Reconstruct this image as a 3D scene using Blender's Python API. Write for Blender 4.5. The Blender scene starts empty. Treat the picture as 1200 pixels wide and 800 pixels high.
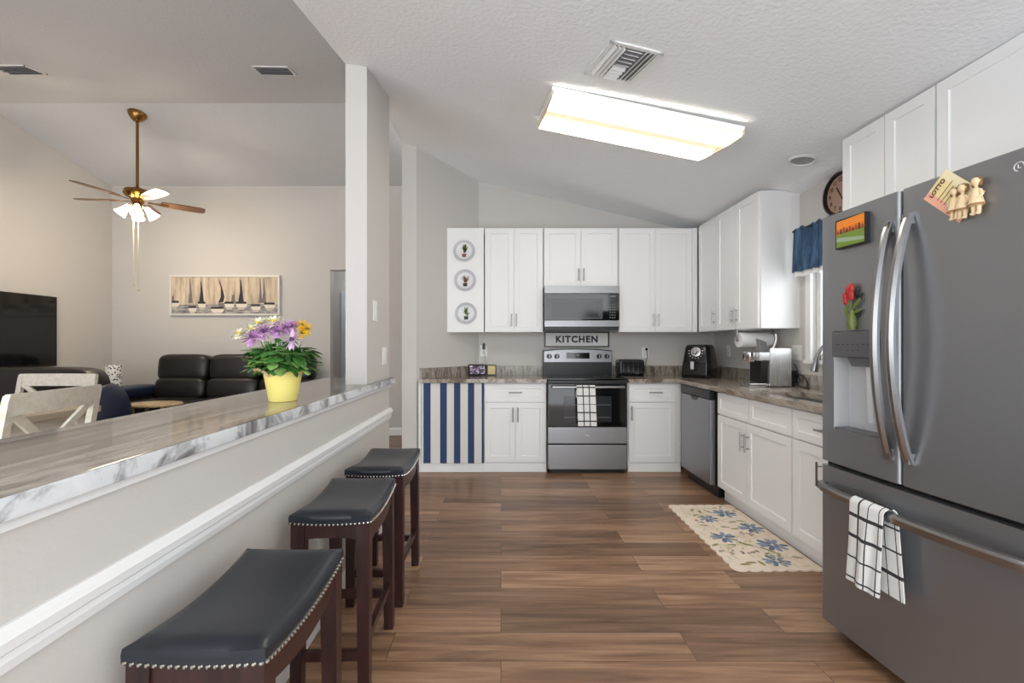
import bpy, bmesh, math, random
from mathutils import Vector, Matrix
random.seed(7)
PI = math.pi
scene = bpy.context.scene
COL = scene.collection

# ------------------------------------------------------------------ camera, world, exposure
F, CX, CY, EYE = 540.0, 587.0, 404.0, 1.235      # focal length in pixels, vanishing point, eye height
cam_data = bpy.data.cameras.new('camera'); cam = bpy.data.objects.new('camera', cam_data); COL.objects.link(cam)
cam.location = (0, 0, EYE); cam.rotation_euler = (PI/2, 0, 0)
cam_data.sensor_width = 36.0; cam_data.lens = 36.0*F/1200.0
cam_data.shift_x = 13.0/1200.0; cam_data.shift_y = 4.0/1200.0
cam_data.clip_start = 0.02
scene.camera = cam
scene.view_settings.view_transform = 'Standard'
try: scene.view_settings.look = 'None'
except Exception: pass
scene.view_settings.gamma = 1.0
scene.view_settings.use_curve_mapping = False
scene.view_settings.exposure = 1.2
world = bpy.data.worlds.new('daylight'); scene.world = world; world.use_nodes = True
wb = world.node_tree.nodes['Background']; wb.inputs[0].default_value = (0.93, 0.97, 1.0, 1); wb.inputs[1].default_value = 1.6
LIGHT_TUBES = 4.5       # emission of the kitchen ceiling light's lens
LIGHT_FAN = 5.0         # watts per fan lamp

def PX(x, Y): return (x-CX)*Y/F
def PZ(y, Y): return EYE+(CY-y)*Y/F

# ------------------------------------------------------------------ materials
def lin(c):
    return tuple((v/255/12.92 if v/255 <= 0.04045 else ((v/255+0.055)/1.055)**2.4) for v in c)
MATS = {}
def mat(name, rgb=(200, 200, 200), rough=0.5, metal=0.0, spec=0.5, emit=None, estr=1.0, coat=0.0):
    if name in MATS: return MATS[name]
    m = bpy.data.materials.new(name); m.use_nodes = True
    p = m.node_tree.nodes['Principled BSDF']
    p.inputs['Base Color'].default_value = (*lin(rgb), 1); p.inputs['Roughness'].default_value = rough
    p.inputs['Metallic'].default_value = metal; p.inputs['Specular IOR Level'].default_value = spec
    p.inputs['Coat Weight'].default_value = coat
    if emit: p.inputs['Emission Color'].default_value = (*lin(emit), 1); p.inputs['Emission Strength'].default_value = estr
    MATS[name] = m; return m
def nd(m, t, **kw):
    n = m.node_tree.nodes.new(t)
    for k, v in kw.items():
        if k in n.inputs: n.inputs[k].default_value = v
        else: setattr(n, k, v)
    return n
def lk(m, a, ao, b, bi): m.node_tree.links.new(a.outputs[ao], b.inputs[bi])
def bsdf(m): return m.node_tree.nodes['Principled BSDF']
def coords(m, scale=(1, 1, 1), rot=(0, 0, 0), space='Object'):
    tc = nd(m, 'ShaderNodeTexCoord'); mp = nd(m, 'ShaderNodeMapping')
    mp.inputs['Scale'].default_value = scale; mp.inputs['Rotation'].default_value = rot
    lk(m, tc, space, mp, 'Vector'); return mp
def noise(m, vec, scale=5, detail=4, rough=0.55, dist=0.0):
    n = nd(m, 'ShaderNodeTexNoise'); n.inputs['Scale'].default_value = scale; n.inputs['Detail'].default_value = detail
    n.inputs['Roughness'].default_value = rough; n.inputs['Distortion'].default_value = dist
    if vec: lk(m, vec, 0, n, 'Vector')
    return n
def ramp(m, stops):
    r = nd(m, 'ShaderNodeValToRGB'); e = r.color_ramp.elements
    while len(e) < len(stops): e.new(0.5)
    for k, (pos, c) in enumerate(stops):
        e[k].position = pos; e[k].color = (*lin(c), 1) if isinstance(c, tuple) else (c, c, c, 1)
    return r
def bump(m, src, out, strength=0.2, dist=0.01):
    b = nd(m, 'ShaderNodeBump'); b.inputs['Strength'].default_value = strength; b.inputs['Distance'].default_value = dist
    lk(m, src, out, b, 'Height'); lk(m, b, 'Normal', bsdf(m), 'Normal'); return b
def textured_paint(name, rgb, scale, strength, rough=0.7, dist=0.004):
    m = mat(name, rgb, rough, spec=0.3); mp = coords(m, space='Object')
    n = noise(m, mp, scale, 5, 0.6); bump(m, n, 'Fac', strength, dist); return m
M_WALL = textured_paint('greige_wall_paint', (202, 198, 194), 60, 0.25)
M_CEIL = textured_paint('white_textured_ceiling_lit', (242, 243, 245), 45, 0.6, 0.85, 0.008)  # colour lightened so the kitchen ceiling looks more strongly lit
M_CEIL_DIM = textured_paint('textured_ceiling_dimmed', (208, 209, 212), 45, 0.5, 0.85, 0.008)  # living room's dimmer light put into a darker ceiling colour
M_TRIM = mat('white_trim_paint', (232, 232, 232), 0.4)
M_WHITE = mat('white_cabinet_paint', (238, 238, 239), 0.38)
M_PLASTIC = mat('white_plastic', (235, 235, 233), 0.35)
M_BLACK = mat('black_plastic', (18, 18, 20), 0.35)
M_GLOSS = mat('gloss_black_plastic', (10, 10, 12), 0.12)
M_GLASSBLACK = mat('black_glass', (14, 15, 16), 0.06, spec=0.7)
M_NICKEL = mat('brushed_nickel', (165, 165, 167), 0.3, 1.0)
M_CHROME = mat('chrome', (215, 215, 218), 0.12, 1.0)
M_BRASS = mat('antique_brass', (150, 112, 62), 0.25, 1.0)
def brushed(name, rgb, rough, axis_scale):
    m = mat(name, rgb, rough, 1.0); mp = coords(m, axis_scale)
    n = noise(m, mp, 1.0, 3, 0.6)
    r = nd(m, 'ShaderNodeMapRange'); r.inputs['To Min'].default_value = rough-0.07; r.inputs['To Max'].default_value = rough+0.09
    lk(m, n, 'Fac', r, 'Value'); lk(m, r, 'Result', bsdf(m), 'Roughness'); bsdf(m).inputs['Metallic'].default_value = 0.8
    bump(m, n, 'Fac', 0.04, 0.002); return m
M_STEEL = brushed('brushed_stainless_steel', (152, 153, 156), 0.32, (3, 3, 160))
M_STEELV = brushed('brushed_dark_stainless_steel', (152, 154, 158), 0.34, (120, 120, 1.5))
M_STEELSIDE = mat('grey_painted_steel', (70, 71, 74), 0.45, 0.3)
def granite(name, scale, rot, stops, nscale=1.0, rough=0.16):
    m = mat(name, (150, 140, 130), rough, spec=0.5); mp = coords(m, scale, rot)
    n = noise(m, mp, nscale, 9, 0.62, 0.9); r = ramp(m, stops); lk(m, n, 'Fac', r, 'Fac')
    lk(m, r, 'Color', bsdf(m), 'Base Color'); return m
M_GRANITE_BAR = granite('grey_streaked_granite', (7.5, 0.7, 7.5), (0, 0, 0.06),
    [(0.30, (48, 44, 43)), (0.42, (84, 78, 74)), (0.50, (120, 112, 106)), (0.57, (160, 154, 148)), (0.64, (88, 83, 79)), (0.74, (198, 195, 191))], rough=0.11)
M_GRANITE_BAREDGE = granite('pale_granite_edge', (6, 6, 6), (0, 0, 0),
    [(0.30, (70, 66, 66)), (0.42, (150, 150, 152)), (0.52, (214, 217, 220)), (0.70, (228, 230, 232)), (0.85, (150, 148, 148))], rough=0.2)
M_GRANITE = granite('brown_veined_granite', (7, 2.2, 7), (0, 0, 0.5),
    [(0.25, (62, 52, 46)), (0.40, (122, 106, 94)), (0.52, (176, 166, 154)), (0.62, (128, 112, 100)), (0.76, (206, 200, 192))])
M_GRANITE_B = granite('grey_brown_granite_splash', (14, 14, 3.2), (0.0, 0.15, 0),
    [(0.28, (52, 47, 43)), (0.42, (116, 106, 97)), (0.52, (165, 158, 148)), (0.62, (110, 100, 90)), (0.76, (214, 211, 206))])
M_DARKWOOD = mat('dark_cherry_wood', (62, 32, 30), 0.3)
_mp = coords(M_DARKWOOD, (20, 20, 2.5)); _n = noise(M_DARKWOOD, _mp, 1.5, 4); _r = ramp(M_DARKWOOD, [(0.3, (34, 20, 20)), (0.7, (66, 38, 36))])
lk(M_DARKWOOD, _n, 'Fac', _r, 'Fac'); lk(M_DARKWOOD, _r, 'Color', bsdf(M_DARKWOOD), 'Base Color')
def leather(name, rgb, rough=0.33):
    m = mat(name, rgb, rough); mp = coords(m); n = noise(m, mp, 180, 2); bump(m, n, 'Fac', 0.12, 0.002); return m
M_LEATHER = leather('black_leather', (33, 37, 45), 0.30)
M_LEATHER2 = leather('dark_brown_black_leather', (34, 29, 29), 0.36)
M_LEATHERBLUE = leather('navy_leather', (28, 40, 66), 0.4)
M_PALEWOOD = mat('whitewashed_wood', (205, 200, 188), 0.5)
M_OAK = mat('light_oak_wood', (196, 172, 138), 0.45)
for _m, _a, _b in ((M_PALEWOOD, (214, 207, 190), (234, 229, 217)), (M_OAK, (172, 146, 112), (206, 184, 150))):
    _mp = coords(_m, (25, 3, 25)); _n = noise(_m, _mp, 1.5, 4); _r = ramp(_m, [(0.3, _a), (0.7, _b)])
    lk(_m, _n, 'Fac', _r, 'Fac'); lk(_m, _r, 'Color', bsdf(_m), 'Base Color')
M_BLADE = mat('walnut_fan_blade', (84, 58, 38), 0.4)
M_LEAF = mat('leaf_green', (64, 118, 48), 0.5); M_LEAF2 = mat('pale_leaf_green', (122, 160, 84), 0.5)
M_OLIVE = mat('olive_green', (112, 112, 66), 0.7)
M_CLOTHWHITE = mat('white_cotton', (228, 228, 226), 0.85); M_CLOTHDARK = mat('dark_woven_stripe', (52, 52, 56), 0.85)
M_NAVY = mat('navy_stripe_fabric', (46, 68, 108), 0.8); M_IVORY = mat('ivory_stripe_fabric', (220, 218, 214), 0.8)
M_YELLOW = mat('yellow_pail_paint', (242, 226, 132), 0.35)

def floor_material():
    m = mat('wood_plank_floor', (130, 100, 76), 0.36)
    mp = coords(m, (1, 1, 1)); br = nd(m, 'ShaderNodeTexBrick')
    br.offset = 0.37; br.offset_frequency = 2
    br.inputs['Color1'].default_value = (0.0, 0.0, 0.0, 1); br.inputs['Color2'].default_value = (1, 1, 1, 1)
    br.inputs['Mortar'].default_value = (0.3, 0.3, 0.3, 1)
    br.inputs['Scale'].default_value = 1.0; br.inputs['Mortar Size'].default_value = 0.0012; br.inputs['Bias'].default_value = 0.0
    br.inputs['Brick Width'].default_value = 1.22; br.inputs['Row Height'].default_value = 0.18
    lk(m, mp, 0, br, 'Vector')
    # shift the grain per plank
    sep = nd(m, 'ShaderNodeVectorMath', operation='MULTIPLY_ADD'); sep.inputs[1].default_value = (1, 1, 1)
    mul = nd(m, 'ShaderNodeVectorMath', operation='SCALE'); mul.inputs['Scale'].default_value = 37.0
    lk(m, br, 'Color', mul, 0); lk(m, mp, 0, sep, 0); lk(m, mul, 0, sep, 2)
    st = nd(m, 'ShaderNodeMapping'); st.inputs['Scale'].default_value = (1.1, 15, 1); lk(m, sep, 0, st, 'Vector')
    n1 = noise(m, st, 1.3, 7, 0.6, 0.7)
    r = ramp(m, [(0.25, (104, 81, 64)), (0.45, (152, 120, 95)), (0.55, (170, 137, 110)), (0.75, (198, 166, 136))]); lk(m, n1, 'Fac', r, 'Fac')
    tone = ramp(m, [(0.0, (188, 180, 173)), (0.5, (226, 216, 208)), (1.0, (255, 248, 240))]); lk(m, br, 'Color', tone, 'Fac')
    mix = nd(m, 'ShaderNodeMix', data_type='RGBA', blend_type='MULTIPLY'); mix.inputs['Factor'].default_value = 1.0
    m.node_tree.links.new(r.outputs['Color'], mix.inputs[6]); m.node_tree.links.new(tone.outputs['Color'], mix.inputs[7])
    seam = nd(m, 'ShaderNodeMix', data_type='RGBA', blend_type='MIX')
    m.node_tree.links.new(br.outputs['Fac'], seam.inputs[0]); m.node_tree.links.new(mix.outputs[2], seam.inputs[6]); seam.inputs[7].default_value = (0.06, 0.04, 0.03, 1)
    m.node_tree.links.new(seam.outputs[2], bsdf(m).inputs['Base Color'])
    bump(m, n1, 'Fac', 0.05, 0.003); return m
M_FLOOR = floor_material()

# ------------------------------------------------------------------ mesh builder
class MB:
    def __init__(s): s.v = []; s.f = []; s.m = []; s.wn = False
    def add(s, vs, fs, mi=0):
        o = len(s.v); s.v += [tuple(v) for v in vs]
        for f in fs: s.f.append(tuple(o+i for i in f)); s.m.append(mi)
        return s
    def box(s, x0, x1, y0, y1, z0, z1, mi=0):
        x0, x1 = min(x0, x1), max(x0, x1); y0, y1 = min(y0, y1), max(y0, y1); z0, z1 = min(z0, z1), max(z0, z1)
        v = [(x, y, z) for z in (z0, z1) for y in (y0, y1) for x in (x0, x1)]
        return s.add(v, [(0, 2, 3, 1), (4, 5, 7, 6), (0, 1, 5, 4), (2, 6, 7, 3), (0, 4, 6, 2), (1, 3, 7, 5)], mi)
    def rbox(s, x0, x1, y0, y1, z0, z1, r=0.01, seg=2, mi=0):
        s.wn = True; bm = bmesh.new(); bmesh.ops.create_cube(bm, size=1)
        for v in bm.verts: v.co = Vector(((x0+x1)/2+v.co.x*abs(x1-x0), (y0+y1)/2+v.co.y*abs(y1-y0), (z0+z1)/2+v.co.z*abs(z1-z0)))
        bmesh.ops.bevel(bm, geom=bm.edges[:], offset=r, segments=seg, affect='EDGES', profile=0.5)
        bm.verts.ensure_lookup_table(); bm.verts.index_update()
        s.add([v.co[:] for v in bm.verts], [[v.index for v in f.verts] for f in bm.faces], mi); bm.free(); return s
    def prism(s, poly, a0, a1, axis='z', mi=0):
        n = len(poly)
        def P(p, a): return {'z': (p[0], p[1], a), 'y': (p[0], a, p[1]), 'x': (a, p[0], p[1])}[axis]
        v = [P(p, a0) for p in poly]+[P(p, a1) for p in poly]
        return s.add(v, [tuple(range(n))[::-1], tuple(range(n, 2*n))]+[(i, (i+1) % n, n+(i+1) % n, n+i) for i in range(n)], mi)
    def tube(s, pts, r, n=10, caps=True, mi=0, closed=False):
        pts = [Vector(p) for p in pts]; R = r if isinstance(r, (list, tuple)) else [r]*len(pts)
        vs = []; up = None
        for i, p in enumerate(pts):
            a = pts[i-1] if (i > 0 or closed) else p; b = pts[(i+1) % len(pts)] if (i < len(pts)-1 or closed) else p
            t = (b-a).normalized()
            if up is None: up = Vector((0, 0, 1)) if abs(t.z) < 0.9 else Vector((1, 0, 0))
            u = (up-t*up.dot(t)).normalized(); w = t.cross(u); up = u
            for k in range(n):
                ang = 2*PI*k/n; vs.append(p+(u*math.cos(ang)+w*math.sin(ang))*R[i])
        fs = []; L = len(pts)
        for i in range(L if closed else L-1):
            j = (i+1) % L
            for k in range(n): fs.append((i*n+k, i*n+(k+1) % n, j*n+(k+1) % n, j*n+k))
        if caps and not closed: fs += [tuple(range(n))[::-1], tuple((L-1)*n+k for k in range(n))]
        return s.add(vs, fs, mi)
    def lathe(s, prof, n=24, c=(0, 0, 0), axis='z', mi=0, caps=True):
        vs = []; fs = []
        for r, h in prof:
            for k in range(n):
                a = 2*PI*k/n; x, y = r*math.cos(a), r*math.sin(a)
                p = {'z': (x, y, h), 'y': (x, h, y), 'x': (h, x, y)}[axis]
                vs.append((p[0]+c[0], p[1]+c[1], p[2]+c[2]))
        for i in range(len(prof)-1):
            for k in range(n): fs.append((i*n+k, i*n+(k+1) % n, (i+1)*n+(k+1) % n, (i+1)*n+k))
        if caps and prof[0][0] > 1e-6: fs.append(tuple(range(n))[::-1])
        if caps and prof[-1][0] > 1e-6: fs.append(tuple((len(prof)-1)*n+k for k in range(n)))
        return s.add(vs, fs, mi)
    def sup(s, c, sz, e=0.5, nu=20, nv=12, mi=0, e2=None):           # superellipsoid cushion, half sizes sz
        e2 = e2 or e
        def pw(x, p): return math.copysign(abs(x)**p, x)
        vs = []; fs = []
        for j in range(nv+1):
            ph = -PI/2+PI*j/nv
            for i in range(nu):
                th = 2*PI*i/nu
                vs.append((c[0]+sz[0]*pw(math.cos(ph), e)*pw(math.cos(th), e2), c[1]+sz[1]*pw(math.cos(ph), e)*pw(math.sin(th), e2), c[2]+sz[2]*pw(math.sin(ph), e)))
        for j in range(nv):
            for i in range(nu): fs.append((j*nu+i, j*nu+(i+1) % nu, (j+1)*nu+(i+1) % nu, (j+1)*nu+i))
        return s.add(vs, fs, mi)
    def sphere(s, c, r, nu=12, nv=8, mi=0): return s.sup(c, (r, r, r) if not isinstance(r, tuple) else r, 1.0, nu, nv, mi)
    def sheet(s, fn, nu, nv, mi=0):
        vs = [fn(i/nu, j/nv) for j in range(nv+1) for i in range(nu+1)]
        fs = []; ms = []
        o = len(s.v); s.v += [tuple(v) for v in vs]
        for j in range(nv):
            for i in range(nu):
                s.f.append((o+j*(nu+1)+i, o+j*(nu+1)+i+1, o+(j+1)*(nu+1)+i+1, o+(j+1)*(nu+1)+i)); s.m.append(mi(i, j) if callable(mi) else mi)
        return s
    def xf(s, M, start=0):
        for i in range(start, len(s.v)): s.v[i] = tuple(M @ Vector(s.v[i]))
        return s
    def build(s, name, mats, parent=None, smooth=True, sharp=0.6):
        me = bpy.data.meshes.new(name); me.from_pydata(s.v, [], s.f)
        for mm in (mats if isinstance(mats, (list, tuple)) else [mats]): me.materials.append(mm)
        me.polygons.foreach_set('material_index', s.m)
        bm = bmesh.new(); bm.from_mesh(me); bmesh.ops.remove_doubles(bm, verts=bm.verts, dist=1e-6)
        bmesh.ops.recalc_face_normals(bm, faces=bm.faces)
        for f in bm.faces: f.smooth = smooth
        for e in bm.edges:
            e.smooth = len(e.link_faces) == 2 and e.calc_face_angle(0) < sharp
        bm.to_mesh(me); bm.free(); me.update()
        o = bpy.data.objects.new(name, me); COL.objects.link(o)
        if parent: o.parent = parent
        if s.wn and smooth: o.modifiers.new('face_weighted_normals', 'WEIGHTED_NORMAL').keep_sharp = True
        return o
def solidify(o, t, offset=0.0):
    md = o.modifiers.new('thickness', 'SOLIDIFY'); md.thickness = t; md.offset = offset; return o
def tag(o, label, cat, group=None, kind=None):
    o['label'] = label; o['category'] = cat
    if group: o['group'] = group
    if kind: o['kind'] = kind
    return o
def thing(name, label, cat, loc=(0, 0, 0), rotz=0.0, group=None):
    o = bpy.data.objects.new(name, None); COL.objects.link(o); o.empty_display_size = 0.1
    o.location = loc; o.rotation_euler = (0, 0, rotz); return tag(o, label, cat, group)
def struct(name, mb, m, smooth=False):
    o = mb.build(name, m, smooth=smooth); o['kind'] = 'structure'; return o
def copy_tree(o, parent=None):
    c = o.copy(); COL.objects.link(c)
    if parent: c.parent = parent
    for ch in list(o.children): copy_tree(ch, c)
    return c
def text_into(mb, txt, size, M, depth=0.002, offset=0.0, spacing=1.0, mi=0):
    cu = bpy.data.curves.new('lettering', 'FONT'); cu.body = txt; cu.size = size; cu.extrude = depth; cu.offset = offset
    cu.align_x = 'CENTER'; cu.align_y = 'CENTER'; cu.space_character = spacing; cu.resolution_u = 3
    ob = bpy.data.objects.new('lettering', cu); COL.objects.link(ob)
    dg = bpy.context.evaluated_depsgraph_get(); me = bpy.data.meshes.new_from_object(ob.evaluated_get(dg))
    mb.add([tuple(M @ v.co) for v in me.vertices], [tuple(p.vertices) for p in me.polygons], mi)
    bpy.data.objects.remove(ob); bpy.data.meshes.remove(me); bpy.data.curves.remove(cu)
FRONT = Matrix.Rotation(PI/2, 4, 'X')        # text in the xy plane -> standing, facing -y

# ------------------------------------------------------------------ the room
WALL_R, WALL_B = 2.355, 5.08
LIV_L, LIV_B = -5.32, 6.30
EDGE = [(-0.7, -0.928, 1.19), (0.0, -0.928, 1.19), (1.0, -0.928, 1.325), (2.054, -0.928, 1.536), (2.752, -0.928, 1.677), (3.30, -0.928, 1.80),
        (3.90, -0.94, 1.90), (4.50, -0.967, 1.967), (5.08, -1.0, 1.974), (5.30, -1.0, 1.974)]
def edge_at(Y):
    for (a, xa, ha), (b, xb, hb) in zip(EDGE, EDGE[1:]):
        if a <= Y <= b:
            t = (Y-a)/(b-a); return xa+(xb-xa)*t, ha+(hb-ha)*t
    return EDGE[-1][1:]
def ceil_z(X, Y):
    xl, hl = edge_at(Y); return EYE+1.187+(hl-1.187)*(WALL_R-X)/(WALL_R-xl)
def ceil_hit(px, py, off=0.0):
    lo, hi = 1.0, 5.0
    for _ in range(60):
        Y = (lo+hi)/2
        if PZ(py, Y) > ceil_z(PX(px, Y), Y)-off: hi = Y
        else: lo = Y
    return Vector((PX(px, lo), lo, PZ(py, lo)))
def liv_z(Y):
    return EYE+2.487-0.2035*abs(Y-4.744)
def liv_hit(px, py, off=0.0, far=False):
    lo, hi = (4.744, 6.3) if far else (1.0, 4.744)
    for _ in range(60):
        Y = (lo+hi)/2
        if PZ(py, Y) > liv_z(Y)-off: hi = Y
        else: lo = Y
    return Vector((PX(px, lo), lo, PZ(py, lo)))

struct('floor', MB().box(-5.6, 2.6, -0.7, 7.9, -0.1, 0), M_FLOOR)
# kitchen ceiling: a surface that rises to the left, its edge open to the living room
mb = MB(); ys = [e[0] for e in EDGE]
ys = sorted(set(ys+[0.5, 1.5, 2.4, 3.0, 3.6, 4.2, 4.8]))
def cp(u, v):
    k = v*(len(ys)-1); i = min(int(k+1e-6), len(ys)-1); Y = ys[i]; xl = edge_at(Y)[0]; X = xl+(WALL_R+0.12-xl)*u
    return (X, Y, ceil_z(X, Y))
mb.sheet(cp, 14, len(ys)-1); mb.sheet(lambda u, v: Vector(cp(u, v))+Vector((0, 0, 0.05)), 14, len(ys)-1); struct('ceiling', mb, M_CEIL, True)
mb = MB()
for (a, xa, ha), (b, xb, hb) in zip(EDGE[:-2], EDGE[1:-1]):
    if a >= 4.5: continue
    za, zb = EYE+ha, EYE+hb
    mb.add([(xa, a, za), (xb, b, zb), (xb, b, 4.2), (xa, a, 4.2), (xa+0.1, a, za+0.03), (xb+0.1, b, zb+0.03), (xb+0.1, b, 4.2), (xa+0.1, a, 4.2)],
           [(0, 1, 2, 3), (4, 7, 6, 5), (0, 3, 7, 4), (1, 5, 6, 2), (3, 2, 6, 7), (0, 4, 5, 1)])
struct('wall_gable', mb, M_CEIL_DIM)
mb = MB()
mb.prism([(-0.7, liv_z(-0.7)), (4.744, liv_z(4.744)), (6.42, liv_z(6.42)), (6.42, liv_z(6.42)+.1), (4.744, liv_z(4.744)+.1), (-0.7, liv_z(-0.7)+.1)], LIV_L-0.12, -0.90, 'x')
struct('ceiling_living', mb, M_CEIL_DIM)
struct('wall_left', MB().box(LIV_L-0.12, LIV_L, -0.7, 6.42, 0, 4.0), M_WALL)
mb = MB(); OX0, OX1 = PX(387, LIV_B), -1.62; OZ = 2.26
mb.box(LIV_L, OX0, LIV_B, 6.42, 0, 4.0).box(OX0, OX1, LIV_B, 6.42, OZ, 4.0).box(OX1, -0.9, LIV_B, 6.42, 0, 4.0)
struct('wall_living_back', mb, M_WALL)
mb = MB(); mb.box(-3.3, -1.2, 7.5, 7.6, 0, 2.7).box(-3.4, -3.3, 6.42, 7.6, 0, 2.7).box(-1.3, -1.2, 6.42, 7.6, 0, 2.7)
struct('wall_hall', mb, M_WALL)
hl_ = bpy.data.lights.new('hall_fill_light', 'POINT'); hl_.energy = 3; hl_.shadow_soft_size = 0.15; ho_ = bpy.data.objects.new('hall_fill_light', hl_); COL.objects.link(ho_); ho_.location = (-2.1, 6.95, 2.35)  # added fill light to lift the dark hall opening; no fitting there
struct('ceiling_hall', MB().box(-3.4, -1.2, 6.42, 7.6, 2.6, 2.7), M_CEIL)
struct('wall_back', MB().box(-0.30, WALL_R+0.12, WALL_B, WALL_B+0.12, 0, 3.3), M_WALL)
struct('wall_angled', MB().prism([(-0.967, 4.50), (-0.825, 4.50), (-0.245, 5.08), (-0.245, 5.30), (-0.62, 6.30), (-0.967, 6.30)], 0, 3.4, 'z'), M_WALL)
# right wall with the window opening over the sink
WY0, WY1, WZ0, WZ1 = 2.50, 3.48, 1.12, 2.04
mb = MB(); X0, X1 = WALL_R, WALL_R+0.12
mb.box(X0, X1, -0.7, WY0, 0, 2.6).box(X0, X1, WY1, 5.2, 0, 2.6).box(X0, X1, WY0, WY1, 0, WZ0).box(X0, X1, WY0, WY1, WZ1, 2.6)
struct('wall_right', mb, M_WALL)
# half wall under the bar and the wall stub that carries on to the ceiling
BX = -0.80
struct('wall_bar', MB().box(-0.928, BX, -0.6, 2.752, 0, 0.955), M_WALL)
mb = MB(); mb.box(-0.928, BX, 2.752, 3.30, 0, 0.957)
pts = [(x, y) for x, y in ((-0.928, 2.752), (BX, 2.752), (BX, 3.30), (-0.928, 3.30))]
vs = [(x, y, 0.999) for x, y in pts]+[(x, y, ceil_z(x, y)+0.01) for x, y in pts]
mb.add(vs, [(0, 3, 2, 1), (4, 5, 6, 7), (0, 1, 5, 4), (1, 2, 6, 5), (2, 3, 7, 6), (3, 0, 4, 7)])
struct('wall_column', mb, M_WALL)
# chair rail, baseboards
prof = [(BX, 0.712), (BX+0.010, 0.712), (BX+0.014, 0.730), (BX+0.012, 0.742), (BX+0.022, 0.750), (BX+0.024, 0.768), (BX+0.016, 0.776), (BX+0.008, 0.786), (BX, 0.786)]
struct('trim_1', MB().prism(prof, -0.6, 3.315, 'y'), M_TRIM)
bb = [(0, 0), (0.014, 0), (0.014, 0.065), (0.008, 0.08), (0, 0.085)]
struct('baseboard_bar', MB().prism([(BX+a, b) for a, b in bb], -0.6, 3.31, 'y'), M_TRIM)
mb = MB().prism([(LIV_B-a, b*1.2) for a, b in bb], LIV_L, OX0, 'x').prism([(LIV_B-a, b*1.2) for a, b in bb], OX1, -0.97, 'x')
struct('baseboard_living', mb, M_TRIM)
struct('trim_2', MB().box(BX, BX+0.012, -0.6, 3.30, 0.938, 0.9565), M_TRIM)
# window
w = MB()
c = 0.06
w.box(X0-0.018, X0, WY1, WY1+c, WZ0-0.02, WZ1+c).box(X0-0.018, X0, WY0-c, WY0, WZ0-0.02, WZ1+c).box(X0-0.018, X0, WY0, WY1, WZ1, WZ1+c)
w.box(X0+0.03, X0+0.07, WY0, WY0+0.045, WZ0, WZ1).box(X0+0.03, X0+0.07, WY1-0.045, WY1, WZ0, WZ1).box(X0+0.03, X0+0.07, WY0, WY1, WZ0, WZ0+0.05)
w.box(X0+0.03, X0+0.07, WY0, WY1, WZ1-0.05, WZ1)
win = struct('window_1', w, M_TRIM)
sill = MB().box(X0-0.04, X0+0.03, WY0-0.05, WY1+0.05, WZ0-0.025, WZ0).build('window_sill', M_TRIM, win, False)
mg = bpy.data.materials.new('window_glass'); mg.use_nodes = True; nt = mg.node_tree; nt.nodes.remove(nt.nodes['Principled BSDF'])
tr = nt.nodes.new('ShaderNodeBsdfTransparent'); gl = nt.nodes.new('ShaderNodeBsdfGlossy'); gl.inputs['Roughness'].default_value = 0.02
mx = nt.nodes.new('ShaderNodeMixShader'); mx.inputs[0].default_value = 0.06
nt.links.new(tr.outputs[0], mx.inputs[1]); nt.links.new(gl.outputs[0], mx.inputs[2]); nt.links.new(mx.outputs[0], nt.nodes['Material Output'].inputs[0])
MB().box(X0+0.048, X0+0.052, WY0+0.04, WY1-0.04, WZ0+0.045, WZ1-0.045).build('window_pane', mg, win, False)
# hallway door
d = MB(); d.box(-2.585, -2.50, 7.46, 7.5, 0, 2.03).box(-2.585, -1.62, 7.46, 7.5, 2.03, 2.11).box(-1.70, -1.62, 7.46, 7.5, 0, 2.03).box(-2.50, -1.70, 7.475, 7.5, 0, 2.03)
d1 = struct('door_1', d, mat('pale_blue_white_door', (205, 214, 224), 0.45))
MB().sphere((-1.78, 7.43, 0.95), 0.03).box(-1.79, -1.77, 7.43, 7.476, 0.94, 0.96).build('door_knob', M_NICKEL, d1)

# ------------------------------------------------------------------ bar top
BT, BB = 0.999, 0.957
mb = MB()
top = MB()
top.rbox(-1.26, -0.772, -0.6, 3.375, BB, BT, 0.006, 2)
o = top.build('granite_bar_top', [M_GRANITE_BAR, M_GRANITE_BAREDGE], smooth=True)
for p in o.data.polygons:
    if abs(p.normal.z) < 0.7: p.material_index = 1
tag(o, 'long grey streaked granite bar top on the half wall, carrying the flower pail', 'bar top')

# ------------------------------------------------------------------ cabinets
def shaker(mb, x0, x1, z0, z1, y0=0.0, t=0.02, rail=0.055, rec=0.007):
    v = []
    for (a, b, y) in ((0, 0, y0), (rail, rail, y0), (rail+0.004, rail+0.004, y0+rec)):
        v += [(x0+a, y, z0+b), (x1-a, y, z0+b), (x1-a, y, z1-b), (x0+a, y, z1-b)]
    v += [(x0, y0+t, z0), (x1, y0+t, z0), (x1, y0+t, z1), (x0, y0+t, z1)]
    f = [(8, 9, 10, 11)]
    for k in range(4):
        j = (k+1) % 4
        f += [(k, j, 4+j, 4+k), (4+k, 4+j, 8+j, 8+k), (12+k, 12+j, j, k)]
    f.append((15, 14, 13, 12)); mb.add(v, f); return mb
def bar_handle(mb, x, z, length, vertical, y0=0.0, r=0.0055, stand=0.03):
    h = length/2; q = h*0.62
    if vertical:
        mb.tube([(x, y0-stand, z-h), (x, y0-stand, z+h)], r, 8)
        for s in (-q, q): mb.tube([(x, y0-stand, z+s), (x, y0+0.001, z+s)], r*0.8, 8)
    else:
        mb.tube([(x-h, y0-stand, z), (x+h, y0-stand, z)], r, 8)
        for s in (-q, q): mb.tube([(x+s, y0-stand, z), (x+s, y0+0.001, z)], r*0.8, 8)
    return mb
FACE_B, FACE_U, FACE_RB, FACE_RU = 4.475, 4.755, 1.73, 2.03
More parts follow.
